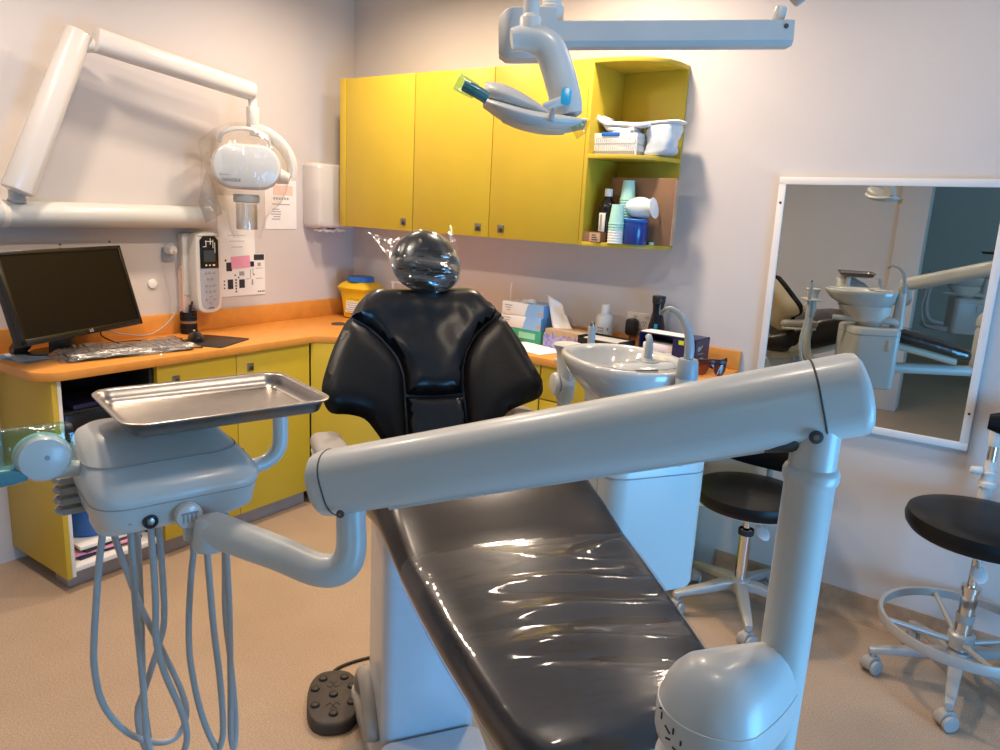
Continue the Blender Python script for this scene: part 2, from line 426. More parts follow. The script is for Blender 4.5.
# ================================================================= wall cupboards
def latch(parent, T):                          # recessed square push latch
    o = obj('latch', MB().box((0, 0, .002), (.034, .036, .006), .002, T=T), 'steel', parent)
    obj('latch_button', MB().cyl((.003, -.004, .004), (.003, -.004, .009), .010, seg=14, bev=.002, T=T), 'rubber_dk', o)
    return o
ZU0, ZU1, YU = 1.437, 2.204, 2.88
def wall_cupboard(x0, x1, doors, label, filler=0.):
    t = thing('wall_cupboard', label, 'cupboard', ((x0 + x1) / 2, WY, ZU0), group=None)
    m = MB(); m.b2((x0, YU + .02, ZU0), (x1, WY, ZU1))
    obj('carcass', m, 'yellow_in', t, W=True)
    if filler: obj('end_panel', MB().b2((x0, YU, ZU0 - .002), (x0 + filler - .002, YU + .022, ZU1 + .002), .0015), 'yellow', t, W=True)
    for a, b, hx in doors:
        d = obj('door', MB().b2((a + .002, YU, ZU0), (b - .002, YU + .019, ZU1), .0015), 'yellow', t, W=True)
        latch(d, world_of(t).inverted() @ frame((hx, YU, ZU0 + .045), (1, 0, 0), (0, 0, 1)))
    return t
wall_cupboard(-3.196, -2.652, [(-3.147, -2.652, -2.715)], 'yellow single-door wall cupboard at the left end, beside the white towel dispenser', .049)
wall_cupboard(-2.652, -1.667, [(-2.652, -2.163, -2.225), (-2.163, -1.667, -2.09)], 'yellow two-door wall cupboard in the middle, beside the open shelf unit')
# open end shelf: back panel on the wall, bowed boards, open to the right
t = thing('open_shelf', 'yellow open corner shelf unit with bowed boards at the right end of the cupboards', 'shelf', (-1.52, WY, ZU0))
xs0, xs1 = -1.667, -1.35
def bow():
    return [(xs0, WY - .012), (xs0, YU), (-1.63, YU + .001), (-1.57, YU + .004), (-1.51, YU + .014), (-1.45, YU + .040), (-1.40, YU + .080), (-1.366, YU + .125), (xs1, YU + .20), (xs1, WY - .012)]
obj('side_panel', MB().b2((xs0, YU, ZU0 - .002), (xs0 + .018, WY, ZU1), .0015), 'yellow', t, W=True)
obj('back_panel', MB().b2((xs0 + .018, WY - .014, ZU0), (xs1, WY, ZU1), .0015), 'yellow', t, W=True)
for z in (ZU1 - .018, 1.803, ZU0 - .002): obj('shelf_board', MB().prism(bow(), z, z + .018, .0015), 'yellow', t, W=True)

# ------------------------------------------------ things in the open shelf
ZS0, ZS1 = ZU0 + .0165, 1.8215
t = thing('plastic_basket', 'clear white plastic basket with blue clip on the upper yellow shelf', 'basket', (-1.558, 2.995, ZS1))
m = MB()
bw, bd, bh = .215, .130, .088
def slot_wall(p0, p1, h, n):
    p0, p1 = Vector(p0), Vector(p1); d = (p1 - p0); L = d.length; d.normalize(); nn = Vector((-d.y, d.x, 0))
    T = frame(p0, d, (0, 0, 1))
    m.box((L / 2, h - .010, 0), (L, .020, .004), T=T); m.box((L / 2, .008, 0), (L, .016, .003), T=T)
    for k in range(n + 1): m.box((L * k / n, h / 2, 0), (.006, h, .003), T=T)
    m.box((L / 2, h * .5, 0), (L, .005, .003), T=T)
a, b = bw / 2, bd / 2
for p, q, n in (((-a, -b, 0), (a, -b, 0), 22), ((a, -b, 0), (a, b, 0), 10), ((a, b, 0), (-a, b, 0), 22), ((-a, b, 0), (-a, -b, 0), 10)): slot_wall(p, q, bh, n)
m.b2((-a, -b, 0), (a, b, .003))
obj('basket_body', m, 'bottle_wh', t)
obj('clip', MB().b2((-a + .05, -b - .006, bh - .012), (-a + .135, -b + .004, bh + .004), .002), 'blue_lid', t)
# sachets lying in the basket
for k in range(6):
    w_, d_ = .172 - .004 * k + (.10 if k == 5 else 0), .10
    mb = MB(); n = 8; vs = []; fs = []
    ph = random.random() * 6
    for i in range(n + 1):
        for j in range(n + 1):
            u, v = i / n - .5, j / n - .5
            lift = .05 * max(0, -u - .30) * (k > 3) * 5 + .02 * max(0, u - .25) * (k % 2)
            vs.append((u * w_, v * d_, .004 * math.sin(5 * u + ph) + lift))
    for i in range(n):
        for j in range(n): q = i * (n + 1) + j; fs.append((q, q + n + 1, q + n + 2, q + 1))
    mb.add(vs, fs); mb.open = True
    names = ['lowest', 'second from the bottom', 'third from the bottom', 'fourth from the bottom', 'second from the top', 'topmost, with a curled corner']
    o = tag(obj('paper_sachet', mb, 'paper', solid=.019), 'white paper sachet in the plastic basket, %s of the pile' % names[k], 'sachet', 'sachets in the shelf basket')
    o.location = (-1.568 + .010 * (k % 3), 2.998, ZS1 + .026 + .0195 * k); o.rotation_euler = (0, 0, R(-6 + 5 * (k % 3)))
t = thing('film_packet', 'pale bluish soft packet bulging out at the right of the shelf basket', 'packet', (-1.385, 3.04, ZS1 + .001), -3)
mb = MB(); rings = []
for z, k in ((0, .80), (.006, .92), (.02, .97), (.034, .93), (.045, .99), (.060, .95), (.072, 1.0), (.088, .97), (.100, 1.01), (.116, .96), (.126, .84), (.131, .6)):
    rings.append([(x * k + .10 * (z - .05) + .006 * math.sin(40 * y + 60 * z), y * k + .004 * math.sin(50 * x), z + .012 * x / .08) for x, y in rrect(.125, .115, .03, 6)])
obj('packet_body', mb.loft(rings), mat('pale_packet_film', (.60, .68, .74), rough=.3, noise=.12, nscale=30, coat=.2), t, sharp=70)
mb = MB(); rings = []
for z, k in ((.128, .9), (.134, 1.0), (.139, .9)):
    rings.append([(x * k + .012, y * k, z + .10 * max(0, x - .02)) for x, y in rrect(.150, .112, .02, 5)])
obj('paper_flap', mb.loft(rings), 'paper', t)

t = thing('cardboard_box', 'flat brown cardboard box standing on edge at the back of the lower yellow shelf', 'box', (-1.447, 3.03, ZS0))
obj('box_body', MB().box((0, 0, .140), (.310, .030, .280), .002), 'card', t)
obj('side_face', MB().box((.1555, 0, .140), (.002, .028, .276)), 'card_lt', t)
t.rotation_euler = (0, 0, R(-3))
def lathe_thing(name, label, cat, loc, parts, group=None, rz=0, seg=24):
    t = thing(name, label, cat, loc, rz, group)
    for pn, prof, mm_ in parts: obj(pn, MB().lathe(prof, seg), mm_, t)
    return t
t = lathe_thing('dark_bottle', 'dark brown bottle with white cap behind the paper cups on the lower shelf', 'bottle', (-1.580, 2.965, ZS0),
    [('bottle_body', [(.001, 0), (.034, 0), (.036, .01), (.036, .145), (.030, .170), (.015, .188), (.014, .200)], 'bottle_dk'),
     ('cap', [(.0165, .196), (.0175, .200), (.0175, .225), (.015, .228), (.001, .228)], 'paper')])
obj('label', MB().b2((-.018, -.0385, .045), (.012, -.0345, .125), .001), 'paper', t)
obj('label_print', MB().b2((-.012, -.0395, .052), (-.003, -.0384, .118)), 'ink_grey', t)
def cups(loc, n, label, tops):
    t = thing('paper_cup_stack', label, 'cups', loc, group=None)
    for k in range(n):
        z = .006 * k * 1.9
        pr = [(.033, z), (.0345, z + .001), (.0345, z + .004), (.0332, z + .005), (.024, z + .083), (.022, z + .083), (.022, z + .080), (.031, z + .006)]
        obj('paper_cup', MB().lathe(pr, 22), 'mint' if k >= n - tops else 'cup_white', t)
    return t
cups((-1.500, 2.905, ZS0), 8, 'shorter stack of upturned mint and white paper cups at the front of the shelf', 3)
c = cups((-1.492, 2.975, ZS0 + .0), 17, 'taller stack of upturned mint and white paper cups behind the blue tub', 8)
t = lathe_thing('blue_tub', 'shiny deep blue round tub on the lower yellow shelf', 'tub', (-1.432, 2.950, ZS0),
    [('tub_body', [(.001, 0), (.050, 0), (.052, .003), (.052, .095), (.050, .105), (.001, .105)], 'blue_dk'), ('rim', [(.0525, .094), (.054, .096), (.054, .104), (.051, .107), (.050, .104)], 'blue_lid')])
t = thing('cotton_roll_bag', 'clear plastic bag of white cotton on top of the blue tub', 'bag', (-1.423, 2.953, ZS0 + .108))
mb = MB(); rings = []
for i in range(10):
    a = i / 9; x = -.05 + .115 * a; rr = .052 * math.sin(PI * (.1 + .82 * a)) ** .45
    rings.append([(x, .030 * math.cos(q), .046 + rr * .84 * math.sin(q) * (1 + .04 * math.sin(7 * a + 3 * q))) for q in [2 * PI * k / 18 for k in range(18)]])
obj('bag_body', mb.loft(rings), mat('frosted_bag', (.60, .70, .70), rough=.3, noise=.05, coat=.3), t)
obj('sealed_end', MB().lathe([(.001, 0), (.040, .002), (.044, .008), (.001, .012)], 20, T=Matrix.Translation((.060, 0, .046)) @ Matrix.Rotation(R(78), 4, 'Y')), 'paper', t)
t = thing('blue_film_bag', 'crumpled light blue plastic bag at the left back of the lower shelf', 'bag', (-1.626, 3.03, ZS0))
mb = MB(); mb.pillow([(-.045, 0), (.038, 0), (.040, .06), (.036, .105), (.018, .118), (-.010, .080), (-.034, .050)], lambda u, v, h: (u, -h + .01 * math.sin(40 * v), v), .022, .03, .012, 1)
obj('bag_body', mb, 'blue_bag', t)
t = thing('small_carton', 'small open brown carton at the left front corner of the lower shelf', 'box', (-1.612, 2.905, ZS0), -4)
m = MB(); m.b2((-.055, -.022, 0), (.055, .022, .003))
for lo, hi in (((-.055, -.022, 0), (.055, -.019, .042)), ((-.055, .019, 0), (.055, .022, .042)), ((-.055, -.022, 0), (-.052, .022, .042)), ((.052, -.022, 0), (.055, .022, .042))): m.b2(lo, hi)
obj('carton_body', m, 'card', t); obj('printed_panel', MB().b2((.0, -.0235, .002), (.054, -.0222, .040)), 'card_lt', t)
m = MB()
for k in range(3): m.b2((.012, -.0242, .008 + .010 * k), (.044 - .006 * k, -.0234, .012 + .010 * k))
obj('print_lines', m, 'ink', t)
o = tag(obj('teal_cap', MB().lathe([(.001, 0), (.011, 0), (.012, .002), (.012, .010), (.010, .012), (.001, .012)], 18), 'mint'), 'small teal cap beside the blue tub on the lower shelf', 'cap')
o.location = (-1.378, 3.004, ZS0)
# ================================================================= left bench run (frame: x = off the wall, y = -s)
ZB = .905                                       # worktop height
def LB(m, off0, s0, z0, off1, s1, z1, bev=0.): return m.b2((off0, -s0, z0), (off1, -s1, z1), bev, T=LT)
# worktops: the left run with its diagonal corner, and the slightly higher run on the back wall
YB = 2.71                                       # front edge of the run on the back wall
ZB2 = .945
F = .49
def W2(off, s): p = LW(off, s); return (p.x, p.y)
pts = [W2(.002, 2.035)]
for a in range(0, 91, 15): pts.append(W2(F - .09 + .09 * math.sin(R(a)), 2.035 - .09 + .09 * math.cos(R(a))))
d0 = W2(F, .745)
XJ = d0[0] + (YB - d0[1]) + .03
pts += [d0, (XJ - .03, YB), (XJ, YB), (XJ, WY - .002), (-3.398, WY - .002)]
wt = thing('worktop', 'orange laminate worktop along the left wall, under the monitor and keyboard', 'worktop', LW(.2, 1.0, ZB))
obj('top_slab', MB().prism(pts, ZB - .035, ZB, .003), 'orange', wt, W=True)
m = MB(); LB(m, .002, 2.03, ZB, .018, .0, ZB + .096, .002); obj('upstand', m, 'orange', wt, W=True)
obj('upstand', MB().b2((-3.38, WY - .018, ZB), (XJ, WY - .002, ZB + .096), .002), 'orange', wt, W=True)
wt = thing('worktop', 'orange laminate worktop along the back wall, under the glove boxes', 'worktop', (-1.8, 2.95, ZB2))
pts = [(XJ + .001, YB)]
for a in range(0, 91, 30): pts.append((-.985 - .03 + .03 * math.sin(R(a)), YB + .03 - .03 * math.cos(R(a))))
pts += [(-.985, WY - .002), (XJ + .001, WY - .002)]
obj('top_slab', MB().prism(pts, ZB2 - .035, ZB2, .003), 'orange', wt, W=True)
obj('upstand', MB().b2((XJ + .001, WY - .018, ZB2), (-.985, WY - .002, ZB2 + .082), .002), 'orange', wt, W=True)
ZK, ZT = .085, ZB - .035
def base_unit(label, frame_T, w, doors, depth=.44, open_=False, cat='cupboard', name='base_cupboard'):
    """frame: origin front left bottom on the floor, x along the front, y into the cupboard"""
    t = thing(name, label, cat, frame_T.translation); t.rotation_euler = frame_T.to_euler()
    if not open_:
        obj('carcass', MB().b2((.001, .021, ZK), (w - .001, depth, ZT - .001)), 'yellow_in', t)
    obj('plinth', MB().b2((0, .055, 0), (w, .075, ZK)), 'plinth', t)
    for x0, x1, z0, z1, lx, lz, nm in doors:
        d = obj(nm, MB().b2((x0 + .002, 0, z0 + .002), (x1 - .002, .019, z1 - .002), .0015), 'yellow', t)
        if lx is not None: latch(d, frame((lx, 0, lz), (1, 0, 0), (0, 0, 1)))
    return t
def LF(s, off=.475): p = LW(off, s); return Matrix.Translation(p) @ Matrix.Rotation(LANG + PI / 2, 4, 'Z')
base_unit('yellow base cupboard directly right of the open cabinet, half behind the steel tray', LF(1.575), .385, [(0, .385, ZK, ZT, .085, ZT - .072, 'door')])
base_unit('yellow base cupboard left of the bench corner, under the mouse pad', LF(1.19), .43, [(0, .43, ZK, ZT, .075, ZT - .072, 'door')])
# diagonal corner cupboard
c0 = LW(.475, .755); c1 = Vector((c0.x + (YB + .015 - c0.y), YB + .015, 0)); dd = (c1 - c0).length
base_unit('yellow diagonal corner cupboard behind the left wing of the dental chair', Matrix.Translation(c0) @ Matrix.Rotation(math.atan2(c1.y - c0.y, c1.x - c0.x), 4, 'Z'), dd, [(0, dd, ZK, ZT, None, 0, 'door')], depth=.26)
def BF(x): return Matrix.Translation((x, YB + .015, 0))
ZT = ZB2 - .035
GX = -1.72
base_unit('yellow base cupboard on the back wall directly behind the chair back', BF(c1.x + .002), GX - c1.x - .004,
    [(0, .40, ZK, ZT, None, 0, 'door'), (.40, GX - c1.x - .006, ZK, ZT, None, 0, 'door')], depth=.42)
base_unit('yellow drawer unit at the right end of the back bench, behind the basin', BF(GX), .64,
    [(0, .64, ZT - .155, ZT, None, 0, 'drawer'), (0, .64, ZT - .48, ZT - .157, None, 0, 'drawer'), (0, .64, ZK, ZT - .482, None, 0, 'drawer')], depth=.42)
ZT = ZB - .035
# open cabinet at the near end
t = thing('open_cabinet', 'yellow open-fronted cabinet at the near end of the bench, stuffed with papers', 'cabinet', LW(.24, 1.79)); t.rotation_euler = (0, 0, LANG)
def O(m, a, b, bev=.0015): return LB(m, *a, *b, bev)
obj('side_panel', O(MB(), (.003, 1.965, .065), (.470, 1.985, ZT)), 'yellow', t, W=True)
obj('edge_strip', O(MB(), (.458, 1.950, .067), (.469, 1.9645, ZT)), 'white_board', t, W=True)
obj('side_panel', O(MB(), (.003, 1.579, ZK), (.455, 1.597, ZT)), 'black', t, W=True, label='inner side panel, coloured black to darken the interior')  # inner side and back panels black: the recess's shade put into the colour
obj('back_panel', O(MB(), (.003, 1.598, ZK), (.012, 1.964, ZT), 0), 'black', t, W=True)
obj('base_board', O(MB(), (.013, 1.598, ZK), (.465, 1.964, ZK + .02)), 'white_board', t, W=True)
obj('shelf_board', O(MB(), (.013, 1.598, .535), (.440, 1.964, .553)), 'white_board', t, W=True)
obj('plinth', O(MB(), (.30, 1.578, 0), (.405, 1.955, ZK)), 'plinth', t, W=True)
# ---- what is stuffed in it
def slab(name, label, cat, off, s, z, d, m_, rz=0, group=None, bev=.002):
    o = tag(obj(name, MB().box((0, 0, d[2] / 2), d, bev), m_), label, cat, group)
    o.location = LW(off, s, z); o.rotation_euler = (0, 0, LANG + R(rz)); return o
z = .554
for k, (h, c, rz, lb) in enumerate(((.022, 'paper', 3, 'white paper bundle lying on the middle shelf of the open cabinet, lowest of the pile'), (.016, 'paper_blue', -4, 'pale blue paper bundle in the open cabinet, on top of the white one'), (.014, 'paper', 6, 'thin white paper bundle topmost of the pile in the open cabinet'))):
    slab('paper_bundle', lb, 'papers', .275, 1.80 - .01 * k, z + .001, (.27 - .01 * k, .24, h), c, rz, 'papers in the open cabinet'); z += h + .002
t = thing('computer_tower', 'black computer case lying on the papers inside the open cabinet', 'computer', LW(.255, 1.80, z + .001)); t.rotation_euler = (0, 0, LANG)
obj('case', MB().box((0, 0, .055), (.30, .26, .11), .006), 'black', t)
obj('front_panel', MB().box((.152, 0, .055), (.008, .24, .095), .003), 'black_gl', t)
m = MB()
for k in range(6): m.box((.1565, -.07 + .028 * k, .03), (.002, .018, .006))
obj('vent_slots', m, 'grey_pl', t)
z = z + .112
slab('document_wallet', 'dark document wallet lying at the top of the open cabinet', 'wallet', .26, 1.78, z + .001, (.26, .22, .018), 'navy', 5)
z = ZK + .021
for k, (h, c, rz, lb) in enumerate(((.012, 'navy', 4, 'dark blue folder at the bottom of the open cabinet'), (.010, 'pink', -6, 'reddish folder on the dark blue one at the bottom of the open cabinet'), (.012, 'ink', 8, 'black folder near the bottom of the open cabinet'), (.014, 'paper', -2, 'white paper bundle under the blue bin bag in the open cabinet'))):
    slab('paper_folder', lb, 'papers', .275 + .012 * (k % 2), 1.785, z + .001, (.28, .27 - .012 * k, h), c, rz, 'folders at the bottom of the open cabinet', .001); z += h + .002
t = thing('blue_bin', 'round blue plastic bin in the lower part of the open cabinet', 'bin', LW(.27, 1.785, z + .001))
obj('bin_body', MB().lathe([(.001, 0), (.095, 0), (.105, .01), (.128, .20), (.134, .205), (.134, .213), (.124, .213), (.100, .012), (.001, .012)], 32), 'blue_lid', t)
obj('rim', MB().tube([(.131 * math.cos(2 * PI * k / 24), .131 * math.sin(2 * PI * k / 24), .209) for k in range(24)], .005, 8, 2, True), 'blue_dk', t)

# ================================================================= things on the left bench
# monitor
t = thing('computer_monitor', 'black widescreen computer monitor standing on the left end of the bench', 'monitor', (-3.08, 1.40, ZB))
mc = Vector((-2.665, 1.208, 1.226)); k_ = 1.16
mc = Vector((0, 0, 1.58)) + (mc - Vector((0, 0, 1.58))) * k_
yw, pt, rl = R(22.4), R(15.85), R(.08)
nrm = Vector((math.cos(yw) * math.cos(pt), math.sin(yw) * math.cos(pt), math.sin(pt))); rgt = Vector((-math.sin(yw), math.cos(yw), 0)); up = nrm.cross(rgt)
TMn = Matrix((rgt, up, nrm)).transposed().to_4x4(); TMn.translation = mc
mw, mh = .534 * k_, .300 * k_
obj('housing', MB().box((0, 0, -.022), (mw, mh, .040), .006, T=TMn), 'black', t, W=True)
m = MB(); B = .016
m.b2((-mw / 2, -mh / 2, -.004), (mw / 2, -mh / 2 + .024, .006), .002, T=TMn); m.b2((-mw / 2, mh / 2 - B, -.004), (mw / 2, mh / 2, .006), .002, T=TMn)
m.b2((-mw / 2, -mh / 2, -.004), (-mw / 2 + B, mh / 2, .006), .002, T=TMn); m.b2((mw / 2 - B, -mh / 2, -.004), (mw / 2, mh / 2, .006), .002, T=TMn)
bz = obj('bezel', m, 'black_gl', t, W=True)
obj('screen', MB().b2((-mw / 2 + B, -mh / 2 + .024, -.003), (mw / 2 - B, mh / 2 - B, .0015), T=TMn), 'screen', t, W=True)
obj('badge', text_mb('LG', .016, TMn @ Matrix.Translation((.015, -mh / 2 + .012, .0068))), 'frame_wh', bz, W=True)
bc = Vector((mc.x - .02, mc.y + .005, ZB))
back = TMn @ Vector((0, -.10, -.040))
obj('stand_neck', MB().tube([tuple(back), tuple(back + Vector((-.035, -.01, -.05))), (bc.x - .095, bc.y - .02, ZB + .09), (bc.x - .10, bc.y - .016, ZB + .012)], [.024, .030, .034, .040], 14, 6, flat=(.5, 1.5)), 'black', t, W=True)
obj('stand_base', MB().prism(ellipse(.085, .150, 36, bc.x - .105, bc.y), ZB + .001, ZB + .014, .004), 'black_gl', t, W=True)
# loose cables behind the monitor
def cable(label, pts, r=.003, m_='black', cat='cable', name='cable'):
    o = tag(obj(name, MB().tube(pts, r, 8, 8), m_), label, cat); return o
cable('black monitor cable looping down behind the monitor to the bench', [tuple(back + Vector((-.03, .10, .03))), tuple(back + Vector((-.08, .14, -.06))), (-3.20, 1.55, ZB + .05), (-3.15, 1.64, ZB + .005), (-3.05, 1.72, ZB + .004), (-2.95, 1.86, ZB + .004)])
# keyboard under a plastic cover
t = thing('keyboard', 'black computer keyboard in a wrinkled clear plastic cover in front of the monitor', 'keyboard', LW(.315, 1.61, ZB + .002)); t.rotation_euler = (0, 0, LANG + R(-8))
obj('keyboard_base', MB().box((0, 0, .009), (.175, .50, .018), .006), 'black', t)
m = MB()
for r_ in range(5):
    for c_ in range(15): m.box((-.062 + .0305 * r_, -.222 + .0317 * c_, .020), (.024, .026, .006), .0015, 1)
obj('keys', m, 'grey_pl', t)
nx, ny = 12, 40; vs = []; fs = []
for i in range(nx + 1):
    for j in range(ny + 1):
        u, v = i / nx - .5, j / ny - .5
        e = max(0, (max(abs(u), abs(v)) - .43) / .07)
        vs.append((u * .205, v * .555, .032 + .006 * math.sin(9 * v + 7 * u) + .004 * math.sin(31 * v + 5 * u * u * 9) - .024 * e))
for i in range(nx):
    for j in range(ny): q = i * (ny + 1) + j; fs.append((q, q + ny + 1, q + ny + 2, q + 1))
mb = MB().add(vs, fs); mb.open = True
obj('plastic_cover', mb, clear_film('keyboard_film', gloss=.26, rough=.12, bscale=30, bstr=.9, stretch=(.6, 2, 1)), t)
# mouse + pad
t = thing('mouse_pad', 'black square mouse pad on the orange bench', 'mouse pad', LW(.315, 1.20, ZB + .0005)); t.rotation_euler = (0, 0, LANG + R(24))
obj('pad_sheet', MB().prism(rrect(.24, .25, .012), 0, .004, .001), 'black', t)
obj('stitched_edge', MB().tube([(x, y, .0035) for x, y in rrect(.236, .246, .012)], .0016, 6, 1, True), 'ink', t)
t = thing('computer_mouse', 'black glossy computer mouse on the mouse pad', 'mouse', LW(.255, 1.245, ZB + .005)); t.rotation_euler = (0, 0, LANG + R(68))
rings = []
for i in range(13):
    a = i / 12; y = -.062 + .124 * a; w_ = .036 * max(.12, math.sin(PI * (.06 + .88 * a))) ** .5; h = .040 * max(.1, math.sin(PI * (.08 + .80 * a))) ** .6
    rings.append([(w_ * math.cos(q) * (1 if math.sin(q) > 0 else 1.0), y, max(0, h * math.sin(q))) for q in [2 * PI * k / 20 for k in range(20)]])
obj('mouse_body', MB().loft(rings), 'black_gl', t)
obj('scroll_wheel', MB().cyl((-.004, .035, .034), (.004, .035, .034), .008, seg=16), 'grey_pl', t)
cable('thin black mouse lead running along the bench to the monitor', [tuple(LW(.21, 1.285, ZB + .012)), tuple(LW(.17, 1.36, ZB + .005)), tuple(LW(.10, 1.46, ZB + .004)), tuple(LW(.075, 1.6, ZB + .004)), tuple(LW(.07, 1.72, ZB + .004))], .0022)
# pen pot
t = thing('pen_pot', 'dark wire mesh pen pot with a tan band on the bench below the wall controller', 'pen pot', LW(.062, 1.155, ZB + .001))
m = MB(); rp = .037
for k in range(24):
    a = 2 * PI * k / 24; m.cyl((rp * math.cos(a), rp * math.sin(a), 0), (rp * math.cos(a), rp * math.sin(a), .105), .0016, seg=5)
for z in (.003, .022, .043, .064, .085, .103): m.tube([(rp * math.cos(2 * PI * k / 24), rp * math.sin(2 * PI * k / 24), z) for k in range(24)], .0022, 6, 1, True)
m.lathe([(.001, 0), (rp, 0), (rp, .003), (.001, .003)], 24); m.lathe([(rp - .002, .002), (rp - .002, .104)], 24, cap=False)
obj('mesh_body', m, 'black', t); obj('band', MB().lathe([(rp + .001, .050), (rp + .002, .051), (rp + .002, .062), (rp + .001, .063)], 24, cap=False), 'card', t)
for k, (a, h, c, lb) in enumerate(((.5, .150, 'black', 'black pen leaning to the right in the pen pot'), (2.2, .128, 'navy', 'dark blue pen standing at the left of the pen pot'))):
    t = thing('pen', lb, 'pen', tuple(LW(.062, 1.155, ZB + .006)), group='pens in the pen pot')
    p1 = Vector((.022 * math.cos(a), .022 * math.sin(a), h)); p0 = Vector((-.012 * math.cos(a), -.012 * math.sin(a), .002))
    obj('pen_body', MB().cyl(p0, p1, .0042, seg=10, bev=.001), c, t); obj('pen_cap', MB().cyl(p0.lerp(p1, .72), p1 + (p1 - p0) * .02, .0052, seg=10, bev=.001), 'ink', t)
# dark device on blue papers, far left
for k, (c, lb, rz, z) in enumerate((('blue_print', 'blue printed sheet under the small black device at the left end of the bench', 14, .0006), ('paper_blue', 'pale blue printed sheet lying over the blue one at the left end of the bench', -6, .0026), ('paper', 'white sheet behind the small black device at the left bench end', 30, .0046))):
    o = tag(obj('paper_sheet', MB().box((0, 0, .0008), (.20 - .02 * k, .15 if k < 2 else .10, .0016)), c), lb, 'paper', 'papers at the left bench end')
    p = LW(.155 - .03 * (k == 2), 1.925 - .015 * k, ZB + z); o.location = p; o.rotation_euler = (0, 0, LANG + R(rz))
t = thing('card_reader', 'small black card reader on the blue papers at the left end of the bench', 'card reader', LW(.135, 1.935, ZB + .008)); t.rotation_euler = (0, 0, LANG + R(-12))
TT = Matrix.Rotation(R(-24), 4, 'Y') @ Matrix.Translation((0, 0, .018))
obj('reader_body', MB().box((0, 0, .016), (.125, .065, .032), .010, 3, T=TT), 'black', t)
obj('foot', MB().box((-.03, 0, .014), (.04, .05, .028), .004), 'black', t)
obj('led', MB().cyl((.052, .018, .030), (.052, .018, .0335), .004, seg=10, T=TT), 'logo_blue', t)
# grommet in the bench behind the chair
t = thing('cable_grommet', 'small dark round cable grommet let into the bench beside the chair', 'grommet', LW(.30, .40, ZB + .0005))
obj('ring', MB().lathe([(.024, 0), (.040, 0), (.040, .003), (.036, .006), (.026, .004)], 28), 'rubber', t); obj('flap', MB().lathe([(.001, .0012), (.026, .0012), (.026, .003), (.001, .0035)], 24), 'black', t)
# sharps bin
t = thing('sharps_bin', 'yellow sharps bin with blue lid on the bench corner, left of the headrest', 'sharps bin', (-3.20, 3.045, ZB + .001), 8)
def rr_loft(prof, r0=.03):
    return MB().loft([[(x, y, z) for x, y in rrect(w, d, r0, 4)] for w, d, z in prof])
obj('bin_body', rr_loft([(.15, .12, 0), (.165, .135, .006), (.195, .16, .155), (.205, .17, .158), (.21, .175, .165), (.205, .17, .172)]), 'sharps', t)
obj('collar', rr_loft([(.215, .18, .168), (.222, .186, .174), (.222, .186, .180), (.19, .155, .200), (.150, .125, .212)]), 'sharps', t)
obj('lid', MB().lathe([(.070, .210), (.078, .213), (.078, .236), (.072, .242), (.001, .244)], 28), 'blue_lid', t)
TT = frame((.0, -.0755, .085), (1, 0, 0), (0, .135, 1))
lb = obj('label', MB().box((.01, 0, .002), (.105, .10, .003), .001, T=TT), 'paper', t)
obj('label_heading', MB().box((.01, .030, .0042), (.100, .030, .002), T=TT), mat('label_yellow', (.80, .60, .05), .6, noise=.05), lb)
obj('lettering', text_mb('DANGER', .022, TT @ Matrix.Translation((.01, .030, .0058))), 'ink', lb)
m = MB()
for k in range(5): m.box((.005 - .004 * (k % 2), .006 - .012 * k, .0042), (.080 - .012 * (k % 3), .004, .0012), T=TT)
obj('print_lines', m, 'ink_grey', lb)
# pump bottle
t = thing('pump_bottle', 'small white pump bottle on the bench between sharps bin and headrest', 'bottle', (-2.955, 3.06, ZB + .001), 30)
obj('bottle_body', MB().lathe([(.001, 0), (.030, 0), (.033, .004), (.033, .115), (.024, .150), (.012, .162), (.012, .172), (.001, .172)], 24), 'bottle_wh', t)
pm = obj('pump', MB().lathe([(.014, .168), (.014, .186), (.005, .190), (.005, .222), (.010, .224), (.010, .236), (.001, .238)], 18), 'paper', t)
obj('nozzle', MB().tube([(0, 0, .231), (.02, 0, .232), (.04, 0, .228), (.045, 0, .222)], .0045, 8, 4), 'paper', pm)
# ================================================================= x-ray unit on the left wall
def Q(off, s, z): return tuple(LW(off, s, z))
t = thing('dental_xray_unit', 'white wall-mounted dental x-ray arm with bagged round head above the computer', 'x-ray unit', LW(0, 1.9, 1.46)); t.rotation_euler = (0, 0, LANG)
rail = obj('wall_rail', MB().cyl(Q(.085, 1.03, 1.462), Q(.085, 2.30, 1.462), .051, seg=32, bev=.010), 'white', t, W=True)
obj('rail_bracket', MB().prism(rrect(.075, .07, .01, 4), 1.06, 2.28, .004, T=LT @ Matrix.Translation((.037, 0, 1.462)) @ Matrix.Rotation(R(90), 4, 'X')), 'white', t, W=True)
obj('end_ring', MB().cyl(Q(.085, 1.925, 1.462), Q(.085, 1.95, 1.462), .0535, seg=32, bev=.003), 'offwhite', rail, W=True)
obj('swivel', MB().lathe([(.032, 0), (.036, .010), (.030, .02), (.030, .05), (.001, .052)], 24, T=Matrix.Translation(LW(.10, 1.885, 1.505))), 'grey_lt', t, W=True)
